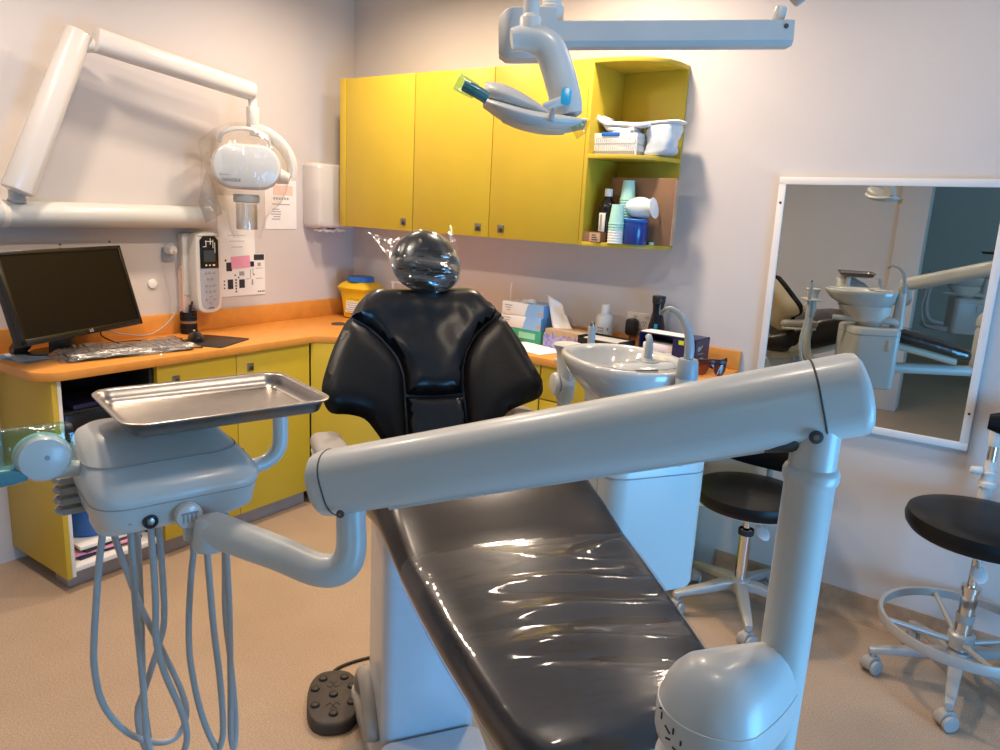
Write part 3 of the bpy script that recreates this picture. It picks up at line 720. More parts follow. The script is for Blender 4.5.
def slab_arm(p0, p1, w0, w1, th, ends=.4, n=14, roll=(0, 0, 1)):
    """rounded beam between two points: w = depth in the plane of the beam and 'roll', th = thickness across"""
    p0, p1 = Vector(p0), Vector(p1); d = (p1 - p0).normalized(); side = d.cross(Vector(roll)).normalized(); up_ = side.cross(d)
    L = (p1 - p0).length; rings = []
    st = [(0, .55), (.02, .80), (.06, .96), (.12, 1.)]
    cuts = [(a * w0 * ends / .12, k) for a, k in st] + [(L - a * w1 * ends / .12, k) for a, k in st[::-1]]
    for x, k in cuts:
        a = x / L; w = (w0 + (w1 - w0) * a) * k; tt = th * (.5 + .5 * k)
        rings.append([tuple(p0 + d * x + side * u + up_ * v) for u, v in rrect(tt, w, min(tt, w) * .46, 6)])
    return MB().loft(rings)
obj('lower_arm', slab_arm(Q(.15, 1.905, 1.545), Q(.17, 1.640, 2.168), .116, .098, .085, .10), 'white_warm', t, W=True)
obj('elbow_joint', MB().tube([Q(.17, 1.640, 2.12), Q(.175, 1.59, 2.125), Q(.18, 1.54, 2.13)], [.030, .026, .032], 14, 4), 'offwhite', t, W=True)
obj('upper_arm', slab_arm(Q(.19, 1.592, 2.147), Q(.235, .882, 2.052), .098, .084, .080, .10), 'white_warm', t, W=True)
obj('yoke_pin', MB().cyl(Q(.235, .885, 2.02), Q(.235, .885, 1.915), .020, seg=20, bev=.003), 'offwhite', t, W=True)
obj('yoke_sleeve', MB().cyl(Q(.235, .885, 1.985), Q(.235, .885, 1.88), .030, seg=20, bev=.004), 'white_warm', t, W=True)
obj('curved_yoke', MB().tube([Q(.235, .90, 1.885), Q(.28, .85, 1.870), Q(.325, .80, 1.825), Q(.35, .758, 1.75), Q(.35, .750, 1.672)], [.030, .030, .029, .027, .024], 16, 6, flat=(1, .8)), 'white_warm', t, W=True)
HT = LT @ Matrix.Translation((.25, -.945, 1.705)) @ Matrix.Rotation(R(-33), 4, 'Z')
hd = MB()
# head: rounded drum facing the room, local x = out of the wall
for prof in ([(-.085, .78), (-.080, .90), (-.06, .985), (-.03, 1.0), (.055, 1.0), (.075, .985), (.088, .94), (.092, .88)],):
    hd.loft([[(x, y * k, z * k) for y, z in rrect(.312, .206, .098, 8)] for x, k in prof])
head = obj('tube_head', hd.__class__().add(hd.v, hd.f, HT), 'white_warm', t, W=True)
obj('face_plate', MB().prism([(y, z) for y, z in rrect(.290, .182, .088, 8)], .0905, .0945, .002, T=HT, axis='x'), 'faceplate', head, W=True)
obj('lettering', text_mb('GENDEX', .021, HT @ frame((.0952, -.070, -.064), (0, 1, 0), (0, 0, 1))), 'ink', head, W=True)
m = MB()
for k in range(5): m.box((.0952, -.118 + .010 * k, -.040), (.001, .006, .005 if k else .010), T=HT)
obj('small_print', m, 'ink_grey', head, W=True)
obj('carry_handle', MB().tube([(.0, -.115, .105), (.02, -.095, .150), (.025, -.03, .172), (.025, .04, .170), (.02, .095, .145), (0, .115, .105)], .011, 10, 6, T=HT, flat=(1, .7)), 'grey_lt', head, W=True)
obj('pivot_boss', MB().cyl((0, .145, -.03), (.01, .200, -.042), .038, .026, 22, .005, T=HT), 'offwhite', t, W=True)
obj('collimator_collar', MB().lathe([(.058, -.125), (.060, -.135), (.060, -.158), (.055, -.163)], 26, T=HT), 'grey_cool', t, W=True)
obj('aiming_tube', MB().lathe([(.050, -.16), (.050, -.285), (.046, -.290), (.046, -.17)], 26, T=HT), clear_film('acrylic_tube', tint=(.93, .93, .93), gloss=.22, rough=.05, bscale=3, bstr=.05), t, W=True)
bag = MB(); rings = []
for zz, k in ((.20, .35), (.165, .72), (.11, 1.04), (.0, 1.10), (-.10, 1.04), (-.16, .82), (-.22, .50), (-.29, .40), (-.33, .33)):
    rings.append([((.110 + .010 * math.sin(3 * a + zz * 40)) * k * math.cos(a), (.188 + .012 * math.sin(5 * a + zz * 30)) * k * math.sin(a), zz) for a in [2 * PI * i / 26 for i in range(26)]])
bag.loft(rings, False, False, T=HT); bag.open = True
bg = obj('plastic_bag', bag, clear_film('xray_bag_film', gloss=.10, rough=.10, bscale=14, bstr=.9, stretch=(1, 1, .5)), t, W=True)
fl = MB(); fl.add([(.02, -.175, -.02), (.03, -.215, -.17), (.02, -.185, -.265), (.01, -.11, -.22), (.02, -.14, -.10)], [(0, 1, 2, 3, 4)], HT); fl.open = True
obj('bag_corner', fl, clear_film('xray_bag_corner', tint=(.92, .94, .96), gloss=.12, rough=.12, bscale=20), bg, W=True, solid=.001)

# ================================================================= flat things on the left wall
def wall_sheet(name, label, cat, s0, s1, z0, z1, m_, off=.001, th=.0015, group=None, tilt=0):
    t = thing(name, label, cat, LW(off, (s0 + s1) / 2, (z0 + z1) / 2), 0, group); t.rotation_euler = (0, 0, LANG)
    T = Matrix.Rotation(R(tilt), 4, 'X')
    obj('sheet', MB().box((th / 2, 0, 0), (th, abs(s0 - s1), abs(z1 - z0)), T=T), m_, t)
    return t, T, th
def marks(t, T, th, name, m_, rects):
    m = MB()
    for y, z, w_, h_ in rects: m.box((th + .0004, y, z), (.0008, w_, h_), T=T)
    return obj(name, m, m_, t)
t, T, th = wall_sheet('paper_notice', 'tall plain white sheet behind the bagged x-ray head', 'notice', .715, .935, 1.215, 1.57, 'paper')
marks(t, T, th, 'print_lines', 'ink_grey', [(.0, -.02 - .03 * k, .11 - .02 * (k % 3), .0025) for k in range(3)])
t, T, th = wall_sheet('wall_notice', 'white notice with a peach band beside the paper towel dispenser', 'notice', .435, .645, 1.405, 1.665, 'paper', .001)
marks(t, T, th, 'peach_band', 'peach', [(.015, .075, .13, .05)])
marks(t, T, th, 'heading', 'ink_grey', [(-.045 + .018 * k, .032, .012, .013) for k in range(6)] + [(.0, .002, .12, .005)])
marks(t, T, th, 'print_lines', 'ink_grey', [(-.035 + .006 * (k % 2), -.025 - .013 * k, .045 + .01 * (k % 3), .005) for k in range(5)])
t, T, th = wall_sheet('instruction_sheet', 'white diagram sheet with a pink sticky note, right of the wall controller', 'notice', .655, .93, 1.06, 1.275, 'paper', .0028)
marks(t, T, th, 'heading_block', 'ink', [(.100, .090, .065, .030)])
marks(t, T, th, 'diagram_blocks', 'ink', [(-.085, .045, .034, .045), (-.080, -.045, .032, .05), (-.010, -.045, .034, .045), (-.105, .078, .010, .010), (.022, .078, .010, .010), (-.05, .0, .008, .008), (-.03, -.012, .008, .008), (.065, .0, .008, .008)] + [(-.116, -.028 - .018 * k, .007, .008) for k in range(3)] + [(-.046, -.024 - .015 * k, .009, .009) for k in range(5)] + [(.092 + .012 * k, -.092, .007, .008) for k in range(4)])
marks(t, T, th, 'diagram_print', 'ink_grey', [(-.01, .008, .030, .022), (.045, .005, .004, .045), (.06, .02, .004, .03), (.030, -.022, .030, .003), (.055, -.04, .010, .03), (.10, -.022, .045, .003), (.10, .032, .045, .003), (.10, .052, .022, .018)])
marks(t, T, th, 'device_picture', 'navy', [(.050, .055, .036, .028)])
o = obj('sticky_note', MB().box((0, 0, 0), (.0012, .115, .062)), 'pink')
tag(o, 'pink sticky note on the white diagram sheet', 'note'); o.location = LW(.0062, .808, 1.235); o.rotation_euler = (R(3), 0, LANG)
# hole cap, anchor holes
o = tag(obj('blanking_cap', MB().cyl((0, 0, 0), (.008, 0, 0), .022, seg=26, bev=.003), 'paper'), 'round white blanking cap on the wall right of the monitor', 'cap')
o.location = LW(.0005, 1.296, 1.148); o.rotation_euler = (0, 0, LANG)
for k, (s, z) in enumerate(((1.695, 1.335), (1.695, 1.318), (1.485, 1.345))):
    o = tag(obj('wall_plug', MB().cyl((0, 0, 0), (.0015, 0, 0), .0045, seg=12), 'ink'), ('upper of the two small dark wall holes below the x-ray rail', 'lower of the two small dark wall holes below the x-ray rail', 'single small dark wall hole right of the pair below the rail')[k], 'wall hole', 'screw holes below the x-ray rail')
    o.location = LW(.0005, s, z); o.rotation_euler = (0, 0, LANG)
# power socket with plug and lead
t = thing('wall_socket', 'grey square wall socket left of the wall controller', 'socket', LW(.0005, 1.213, 1.285)); t.rotation_euler = (0, 0, LANG)
obj('face_plate', MB().prism(rrect(.056, .066, .008), 0, .012, .003, axis='x'), 'grey_cool', t)
obj('switch', MB().prism(rrect(.018, .026, .003), .012, .017, .002, axis='x', T=Matrix.Translation((0, .014, .012))), 'grey_lt', t)
t = thing('power_plug', 'white power plug with a looping lead in the grey wall socket', 'plug', LW(.0135, 1.213, 1.30)); t.rotation_euler = (0, 0, LANG)
obj('plug_body', MB().cyl((0, 0, .01), (.045, 0, .005), .026, .020, 20, .004), 'frame_wh', t)
obj('lead', MB().tube([(.045, 0, .003), (.058, 0, -.02), (.050, .004, -.08), (.040, .018, -.16), (.035, .010, -.26), (.05, -.05, -.33), (.07, -.16, -.375), (.06, -.28, -.36), (.05, -.36, -.33)], .0032, 8, 6), 'grey_pl', t)
obj('tag_wrap', MB().tube([(.052, .010, -.03), (.056, .014, -.06), (.052, .018, -.10)], [.014, .011, .005], 10, 4), 'film', t)

# wall controller (handset-like keypad)
t = thing('xray_controller', 'white wall-mounted keypad controller with dark display above the pen pot', 'controller', LW(.0005, 1.07, 1.20)); t.rotation_euler = (0, 0, LANG)
CT = Matrix.Translation((0, .01, 0))
obj('wall_bracket', MB().prism(rrect(.13, .30, .012), 0, .045, .004, axis='x', T=Matrix.Translation((0, -.025, .035))), 'offwhite', t)
obj('bracket_skirt', MB().prism(rrect(.10, .23, .010), 0, .04, .004, axis='x', T=Matrix.Translation((0, -.045, -.085))), 'peach', t, label='pinkish side skirt')
out = [(-.068, .165), (-.05, .188), (0, .196), (.05, .188), (.068, .165), (.072, .0), (.068, -.15), (.05, -.190), (0, -.20), (-.05, -.190), (-.068, -.15), (-.072, 0)]
out = [(p.x, p.y) for p in catmull([(a, b, 0) for a, b in out], 4, True)]
bd = obj('keypad_body', MB().prism(out[::-1], .030, .105, .014, axis='x', T=CT), 'offwhite', t)
inn = [(a * .72, b * .90) for a, b in out]
obj('keypad_panel', MB().prism([(a, min(b, .02)) for a, b in inn][::-1], .1045, .1075, .001, axis='x', T=CT), mat('keypad_grey', (.42, .44, .50), .45, noise=.03), bd)
obj('display_bezel', MB().prism([(-.050, .022), (.050, .022), (.050, .155), (.032, .176), (-.032, .176), (-.050, .155)], .1045, .1095, .002, axis='x', T=CT), 'black_gl', bd)
obj('display', MB().prism(rrect(.062, .055, .004), .1096, .1102, axis='x', T=CT @ Matrix.Translation((0, 0, .080))), mat('grey_display', (.05, .06, .065), .3, noise=.05), bd)
m = MB()
for p in ((0, .15, .045, .003), (-.018, .14, .003, .03), (.020, .138, .003, .04), (.006, .150, .003, .03), (-.026, .125, .018, .003), (.030, .12, .003, .05), (-.020, .036, .008, .008), (.0, .036, .008, .006), (.022, .036, .012, .007)): m.box((.1100, p[0], p[1]), (.0012, p[2], p[3]), T=CT)
obj('display_icons', m, 'paper', bd)
for y, z in [(-.022, -.0), (0, 0), (.022, 0), (-.011, -.030), (.011, -.030)] + [(-.022 + .022 * k, -.062) for k in range(3)] + [(-.022 + .022 * k, -.090) for k in range(3)] + [(0, -.116), (-.022, -.130), (.022, -.130), (0, -.146)]:
    obj('key', MB().cyl((.107, y, z), (.1105, y, z), .0075, seg=14, bev=.0015, T=CT), 'grey_pl', bd)
m = MB()
for k in range(4): m.box((.1080, -.012 + .008 * k, -.172 - .001 * (k == 0)), (.0012, .005, .006 if k else .004), T=CT)
obj('logo_print', m, 'ink', bd)
obj('plastic_wrap', MB().tube([(.055, -.07, -.12), (.07, -.085, .0), (.06, -.075, .12)], [.008, .012, .006], 10, 5, flat=(1, .3)), 'film', t)

# paper towel dispenser
t = thing('paper_towel_dispenser', 'white paper towel dispenser on the wall left of the yellow cupboards', 'dispenser', LW(.0005, .245, 1.415)); t.rotation_euler = (0, 0, LANG)
rings = []
for x, w_, h_ in ((0, .285, .345), (.02, .292, .352), (.085, .292, .352), (.112, .284, .345), (.124, .268, .330), (.128, .24, .30)):
    rings.append([(x, y, z) for y, z in rrect(w_, h_, .022, 5, 0, .178)])
bd = obj('cover', MB().loft(rings), 'white_warm', t)
obj('lock', MB().prism([(a, b) for a, b in ellipse(.017, .009, 24)], .127, .1315, .001, axis='x', T=Matrix.Translation((0, .045, .262))), 'steel', bd)
mb = MB(); vs = []; fs = []
for i in range(5):
    for j in range(13): vs.append((.045 + .012 * i, -.105 + .0165 * j, -.010 + .006 * math.sin(2.1 * j + i) + .004 * math.sin(j * .9)))
for i in range(4):
    for j in range(12): q = i * 13 + j; fs.append((q, q + 13, q + 14, q + 1))
mb.add(vs, fs); mb.open = True
obj('towel_sheet', mb, 'paper', t, solid=.014)

# ================================================================= mirror on the back wall
t = thing('wall_mirror', 'large white-framed rectangular mirror on the back wall', 'mirror', (-.51, WY, .77))
x0, x1, z0, z1 = -.905, -.112, .785, 1.757
obj('mirror_glass', MB().b2((x0 + .02, MY_ := WY - .020, z0 + .02), (x1 - .02, WY - .006, z1 - .02)), 'mirror', t, W=True)
fr = MB(); B = .028
for lo, hi in (((x0, z1 - B), (x1, z1)), ((x0, z0), (x1, z0 + B)), ((x0, z0 + B), (x0 + B, z1 - B)), ((x1 - B, z0 + B), (x1, z1 - B))): fr.b2((lo[0], WY - .026, lo[1]), (hi[0], WY - .0005, hi[1]), .002)
fm = obj('frame', fr, 'frame_wh', t, W=True)
t.rotation_euler = (0, R(-.45), 0)
for x, z in ((x0 + B / 2, z1 - .10), (x0 + B / 2, z0 + .14), (x1 - B / 2, z1 - .10), (x1 - B / 2, z0 + .14)): obj('screw', MB().cyl((x + .51, -.0275, z - .77), (x + .51, -.025, z - .77), .005, seg=12), 'ink', fm)
# ================================================================= dental chair (local x towards the foot end, y towards the mirror wall)
CO = Vector((-1.24, 1.455, 0)); CR = math.degrees(math.atan2(-.54, .84))
CT_ = Matrix.Translation(CO) @ Matrix.Rotation(R(CR), 4, 'Z')
chair = thing('dental_chair', 'black padded dental chair with clear plastic leg cover in the middle of the room', 'dental chair', CO, CR)
def lerp_tab(tab, x):
    if x <= tab[0][0]: return tab[0][1:]
    for a, b in zip(tab, tab[1:]):
        if x <= b[0]:
            t = (x - a[0]) / (b[0] - a[0]); return [p + (q - p) * t for p, q in zip(a[1:], b[1:])]
    return tab[-1][1:]
# x, top, bottom, y left, y right
CUSH = [(-.190, .862, .838, -.15, .13), (-.180, .888, .815, -.19, .17), (-.155, .905, .802, -.215, .19), (-.08, .925, .800, -.232, .208), (.02, .955, .808, -.24, .215), (.12, 1.005, .835, -.243, .218), (.22, 1.030, .865, -.245, .22),
        (.33, 1.041, .895, -.258, .22), (.46, 1.028, .915, -.258, .22), (.55, 1.000, .914, -.256, .218), (.64, .967, .895, -.250, .214), (.74, .944, .875, -.240, .210), (.83, .922, .855, -.228, .207), (.95, .893, .826, -.206, .20), (1.02, .876, .812, -.190, .190), (1.055, .866, .808, -.170, .175), (1.075, .855, .815, -.14, .14), (1.085, .843, .828, -.10, .10)]
def cush_ring(x, grow=0., crown=.012, top_fn=None, n=11):
    zt, zb, yl, yr = lerp_tab(CUSH, x)
    zt += grow; zb -= grow; yl -= grow; yr += grow
    w = (yr - yl) / 2; c = (yl + yr) / 2; h = zt - zb; rr = min(h * .49, .045); pts = []
    for k in range(n):                                   # top from right to left
        a = 1 - 2 * k / (n - 1); y = c + a * (w - rr * .8); z = zt + crown * (1 - a * a) - .0
        if top_fn: z += top_fn(x, y)
        pts.append((x, y, z))
    for k in range(1, 6):
        q = R(90 + 180 * k / 6); pts.append((x, c - (w - rr * .8) + rr * .8 * math.cos(q), (zt + zb) / 2 + h / 2 * math.sin(q)))
    for k in range(n): a = -1 + 2 * k / (n - 1); pts.append((x, c + a * (w - rr * .8), zb))
    for k in range(1, 6):
        q = R(270 + 180 * k / 6); pts.append((x, c + (w - rr * .8) + rr * .8 * math.cos(q), (zt + zb) / 2 + h / 2 * math.sin(q)))
    return pts
xs = [c[0] for c in CUSH]; fine = []
for a, b in zip(xs, xs[1:]):
    n = max(1, int((b - a) / .022))
    fine += [a + (b - a) * k / n for k in range(n)]
fine.append(xs[-1])
obj('seat_cushion', MB().loft([cush_ring(x) for x in fine]), 'vinyl_warm_lit', chair)
# side piping and under-shell
obj('seat_frame', MB().loft([[(x, y, z) for y, z in rrect(.36, .05, .02, 4, -.012, lerp_tab(CUSH, x)[1] - .022)] for x in (-.13, -.05, .1, .25, .4, .6, .8, .98)]), 'cream', chair, label='cream plastic seat shell')
# clear plastic cover over the leg part with crosswise wrinkles
def wr(x, y):
    s = 0
    for cx, cy, ly, a, sl in ((.735, .03, .10, .0085, .10), (.752, .06, .10, -.004, .10), (.785, .05, .17, .011, .16), (.805, .02, .15, -.006, .16), (.850, .06, .17, .012, .12), (.872, .05, .15, -.006, .12), (.925, .04, .17, .014, .20), (.950, .03, .15, -.006, .2), (.69, .15, .05, .010, -.5), (.70, -.06, .05, .008, .4), (.71, .08, .05, .006, -.3)):
        s += a * math.exp(-((x - cx - sl * (y - cy)) / .0125) ** 2) * math.exp(-((y - cy) / ly) ** 4)
    return s + .0025 * math.sin(23 * x + 9 * y) * math.sin(17 * y - 11 * x)
cx0 = lambda y: .655 + .03 * (y + .012) + .006 * math.sin(30 * y)
rings = []
N = 70
for i in range(N + 1):
    x = .62 + (1.088 - .62) * i / N
    rg = cush_ring(min(x, 1.084), .004, .012, wr, 25)
    rings.append([(x if x < 1.084 else 1.09, p[1], p[2]) for p in rg])
mb = MB(); n = len(rings[0]); vs = [p for r in rings for p in r]; fs = []
for i in range(N):
    for j in range(n):
        a, b = i * n + j, i * n + (j + 1) % n
        if rings[i][j][0] >= cx0(rings[i][j][1]) and j < 32 or (rings[i][j][0] >= cx0(rings[i][j][1]) and j >= n - 6): fs.append((a, b, b + n, a + n))
mb.add(vs, fs); mb.open = True
lc_ = obj('plastic_cover', mb, 'film_leg', chair, sharp=80)
# ---- backrest
def xb(y, z): return -.10 - .6 * (z - 1.03) + .9 * (y - .02) ** 2
from mathutils import noise as mnoise
def rum(y, z): return .010 * mnoise.noise((y * 9, z * 11, 3.1)) + .005 * mnoise.noise((y * 26, z * 18, 9.3))
def bfn(dx, a=0.): return lambda y, z, h: (xb(y, z) + dx + h + (a * rum(y, z) * min(1, h / .02) if h > 0 else 0), y, z + .5 * h)
U = lambda L: [(a, b + .03) for a, b in L]
def sm(L, n=3): return [(p.x, p.y) for p in catmull([(a, b, 0) for a, b in L], n)]
seaml = [(-.193, 1.233), (-.14, 1.202), (-.098, 1.163), (-.069, 1.125), (-.056, 1.083), (-.058, 1.029)]
seaml2 = [(-.058, 1.029), (-.062, .97), (-.065, .911), (-.068, .84)]
seamr = [(.249, 1.244), (.196, 1.205), (.155, 1.165), (.13, 1.122), (.116, 1.075), (.111, 1.027)]
seamr2 = [(.111, 1.027), (.110, .97), (.108, .92), (.104, .84)]
topl = [(-.193, 1.233), (-.166, 1.269), (-.129, 1.297), (-.095, 1.307), (-.047, 1.306), (.05, 1.304), (.144, 1.311), (.185, 1.307), (.22, 1.276), (.249, 1.244)]
hor = [(-.058, 1.029), (.028, 1.022), (.111, 1.027)]
wl = [(-.193, 1.233), (-.208, 1.222), (-.246, 1.169), (-.273, 1.118), (-.290, 1.075), (-.287, 1.038), (-.268, 1.012), (-.223, 1.002), (-.179, .985), (-.151, .951), (-.128, .914), (-.111, .871), (-.104, .84)]
wr_ = [(.249, 1.244), (.284, 1.188), (.308, 1.131), (.329, 1.082), (.331, 1.049), (.315, 1.024), (.272, 1.004), (.231, .985), (.207, .956), (.172, .903), (.148, .865), (.138, .84)]
br = thing('backrest', '', '', (0, 0, 0)); bpy.data.objects.remove(br)
upper = sm(topl)[:-1] + sm(seamr)[:-1] + sm(hor[::-1])[:-1] + sm(seaml[::-1])[:-1]
back = obj('backrest', MB().pillow(U(upper), bfn(0, 1.), .034, .040, .016, .25), 'vinyl', chair)
low = sm(hor)[:-1] + sm(seamr2)[:-1] + [(.104, .84), (.02, .838)] + sm(seaml2[::-1])[:-1]
obj('lumbar_pad', MB().pillow(U(low), bfn(0, .7), .026, .028, .014, .25), 'vinyl', back)
left = sm(wl)[:-1] + [(-.104, .84), (-.086, .838)] + sm(seaml2[::-1])[:-1] + sm(seaml[::-1])[:-1]
obj('side_wing', MB().pillow(U(left), bfn(0), .036, .055, .015, .25), 'vinyl_mat', back)
right = sm(seamr)[:-1] + sm(seamr2)[:-1] + [(.104, .84), (.12, .838)] + sm(wr_[::-1])[:-1]
obj('side_wing', MB().pillow(U(right), bfn(0), .036, .055, .015, .25), 'vinyl_mat', back)
def cent(L, k): return [(.02 + (a - .02) * k, 1.08 + (b - 1.08) * k) for a, b in L]
whole = sm(topl)[:-1] + sm(wr_)[:-1] + [(.138, .84), (-.104, .84)] + sm(wl[::-1])[:-1]
obj('back_shell', MB().pillow(U(cent(whole, .985)), lambda y, z, h: (xb(y, z) - .010 - h, y, z - .5 * h), .038, .06, .022, .1), 'cream', back, label='cream moulded shell behind the backrest')
for L in (seaml + seaml2[1:], seamr + seamr2[1:], hor):
    obj('piping', MB().tube([(xb(a, b + .03) + .004, a, b + .03) for a, b in sm(L, 2)], .0045, 6, 1, raw=True), 'ink', back)
obj('back_support', MB().tube([(-.005, .02, .91), (-.06, .01, .855), (-.115, 0, .83), (-.16, -.01, .84)], [.045, .05, .05, .04], 14, 6, flat=(1.6, .7)), 'black', chair)
# ---- headrest
HC = Vector((-.318, .046, 1.402))
hn = Vector((.86, 0, .51))
hv = Vector((-.51, 0, .86))
egg = [(.103 * math.cos(a) * (1 + .06 * math.sin(a)) ** -1, .100 * math.sin(a) - .004) for a in [2 * PI * k / 40 for k in range(40)]]
def hfn(u, v, h): p = HC + hv * v + hn * (h + .03 - 1.2 * u * u); return (p.x, p.y + u, p.z)
hd = obj('headrest', MB().pillow(egg, hfn, .042, .075, .016, .5), 'vinyl', chair)
obj('headrest_bar', MB().tube([tuple(HC - hn * .0), tuple(HC - hn * .04 - hv * .06), (-.30, .03, 1.25), (-.24, .02, 1.15)], [.03, .024, .022, .025], 12, 6, flat=(.6, 1.4)), 'grey_lt', chair)
def filmfn(u, v, h):
    ww = .0075 * math.sin(120 * v + 6 * u + 2.2 * math.sin(9 * u)) * max(0, min(1, (-v + .02) / .03)) + .003 * math.sin(40 * u + 20 * v)
    p = HC + hv * v + hn * (max(h, 0) + .036 + ww - 1.2 * u * u); return (p.x, p.y + u, p.z)
film = [(u * 1.03, v * 1.03) for u, v in egg]
mb = MB().pillow(film, filmfn, .045, .075, .009, -.01); mb.open = True
lowf = [f for f in mb.f if sum((mb.v[i] - HC).dot(hv) for i in f) / len(f) < .004 + .012 * math.sin(60 * mb.v[f[0]].y)]
upf = [f for f in mb.f if f not in set(lowf)]
m2 = MB(); m2.v = mb.v; m2.f = lowf; m2.weld = 1e-5; m2.open = True
mb.f = upf
fm = obj('plastic_cover', mb, clear_film('headrest_film_smooth', tint=(.92, .96, .98), gloss=.07, rough=.12, bscale=12, bstr=.5), hd, sharp=80)
obj('film_folds', m2, 'film_blue', fm, sharp=80)
for pts in ([(-.045, .088), (-.10, .070), (-.165, .085), (-.150, .070), (-.125, .035), (-.10, .0)], [(.03, .095), (.075, .078), (.088, .130), (.100, .085), (.108, .02), (.09, .04)]):
    mb = MB(); mb.add([tuple(HC + hv * v + hn * (.02 + .01 * math.sin(7 * k)) + Vector((0, u, 0))) for k, (u, v) in enumerate(pts)], [tuple(range(len(pts)))]); mb.open = True
    obj('cover_corner', mb, clear_film('cover_corner_film', gloss=.08, rough=.15, bscale=30, bstr=1.), fm, solid=.001)
# ---- armrests
def armrest(sy):
    sx = .03 if sy < 0 else 0.
    y0 = .278 * sy; dz0 = -.034 if sy < 0 else 0
    a = obj('armrest', MB().loft([[(x + sx, y + y0, z) for y, z in rrect(.085 * k, .042 * k2, .018, 5, 0, .992 + dz + dz0)] for x, k, k2, dz in ((-.13 + .0, .5, .5, 0), (-.122, .8, .8, 0), (-.10, .96, 1, 0), (.02, 1, 1, .004), (.05, .96, 1, .004), (.068, .8, .8, .003), (.074, .5, .5, .002))]), 'grey_pl', chair)
    obj('pad_tray', MB().loft([[(x + sx, y + y0, z) for y, z in rrect(.080 * k, .014, .006, 4, 0, .968 + dz0)] for x, k in ((-.12, .6), (-.10, .98), (.03, 1), (.055, .9), (.066, .6))]), 'offwhite', a)
    obj('post', MB().tube([(.035 + sx, y0, .962 + dz0), (.03 + sx, y0, .93 + dz0), (.02, y0, .89), (-.01, y0 * .93, .835), (-.02, y0 * .6, .815)], [.021, .024, .026, .026, .026], 14, 6), 'grey_cool', a)
armrest(-1); armrest(1)
# ---- base
col = [(x, y) for x, y in rrect(.22, .28, .035, 6, -.075, .003)]
obj('column', MB().loft([[(x * 1.0, y * 1.0, z) for x, y in col] for z in (.062, .20, .60, .80)]), 'base_blue_lit', chair)
obj('column_seam', MB().b2((.0355, -.128, .698), (.0365, -.110, .760)), 'ink_grey', chair)
obj('lift_housing', MB().loft([[(x, y, z) for x, y in rrect(.34 * k, .26 * k, .05, 5, -.03, -.01)] for z, k in ((.745, .7), (.76, .95), (.80, 1), (.83, .9))]), 'grey_pl', chair)
obj('base_plate', MB().prism(rrect(.82, .34, .06, 6, .10, -.005), .016, .062, .010), 'base_grey', chair, label='taupe floor plate')
obj('base_cover', MB().prism(rrect(.36, .305, .04, 6, .225, -.003), .0625, .090, .010), 'base_blue_lit', chair)
obj('floor_flange', MB().prism([(-.06, -.22), (-.03, -.30), (.06, -.29), (.12, -.16), (.12, .1), (-.2, .1)], .0, .018, .005), 'base_grey', chair)
obj('hose_boot', MB().tube([(-.26, -.135, .03), (-.24, -.14, .10), (-.19, -.142, .155), (-.11, -.145, .145), (-.04, -.150, .08), (.0, -.155, .02)], [.026, .028, .028, .028, .026, .022], 14, 6), 'base_grey', chair)

# ================================================================= delivery arm with instrument head
D0 = Vector((-.218, .759, 0))
du = thing('delivery_unit', 'white dental delivery arm crossing the picture, carrying the instrument head and hoses', 'delivery unit', (D0.x, D0.y, .70))
# base arm running under the leg rest to the chair column
a0 = CT_ @ Vector((.06, 0, .715))
obj('base_arm', MB().tube([tuple(a0), tuple(CT_ @ Vector((.5, .02, .715))), (D0.x - .09, D0.y + .06, .712), (D0.x, D0.y, .712)], .034, 18, 5, flat=(1, 1)), 'white', du, W=True)
obj('pillar', MB().lathe([(.056, .675), (.060, .690), (.060, .965), (.055, .985), (.045, 1.0)], 32, T=Matrix.Translation(D0)), 'white', du, W=True)
PP = Vector((-.171, .850, 0))                  # swivel pole
lk = MB(); d = (PP - D0); L = d.length; d.normalize(); sd = Vector((-d.y, d.x, 0))
def tear(k, grow=0.):
    o = []; r0, r1 = .064 * k + grow, .032 * k + grow
    for i in range(40):
        a = 2 * PI * i / 40; c, s = math.cos(a), math.sin(a)
        t = .5 + .5 * c; r = r0 + (r1 - r0) * t ** 1.5
        o.append(D0 + d * (r0 * c if c < 0 else (L + r1 * .9) * c * 1.0) + sd * s * (r0 if c < 0 else r0 + (r1 - r0) * c * .8))
    return o
lk.loft([[tuple(p + Vector((0, 0, z))) for p in tear(k)] for k, z in ((.90, .998), (.97, 1.001), (1, 1.008), (1, 1.040), (.993, 1.0425), (.972, 1.0428), (.955, 1.047), (.90, 1.059), (.80, 1.072), (.66, 1.083), (.46, 1.092), (.22, 1.0965))])
link = obj('swivel_housing', lk, 'white', du, W=True)
m = MB()                                       # printed marks on the pillar side of the housing
TTm = Matrix.Translation(D0 + Vector((0, 0, 1.0)))
for ang, z, w_, h_, rz in ((182, .028, .012, .003, 30), (186, .022, .003, .014, 0), (198, .014, .016, .003, -25), (200, .004, .012, .003, 20), (206, .018, .003, .012, 0), (212, -.002, .018, .003, -12), (216, .010, .003, .009, 0)):
    a = R(ang + 43); m.box((0, 0, 0), (.0012, w_ * .62, h_ * .62), T=TTm @ Matrix.Translation((.0642 * math.cos(a), .0642 * math.sin(a), z + .012)) @ Matrix.Rotation(a, 4, 'Z') @ Matrix.Rotation(R(rz), 4, 'X'))
obj('printed_marks', m, 'ink', link, W=True)
obj('pole', MB().lathe([(.0275, .90), (.0272, 1.296), (.0295, 1.299), (.0303, 1.303), (.0303, 1.310), (.0285, 1.314), (.0255, 1.316), (.0255, 1.372), (.001, 1.374)], 32, T=Matrix.Translation(PP)), 'white', du, W=True)
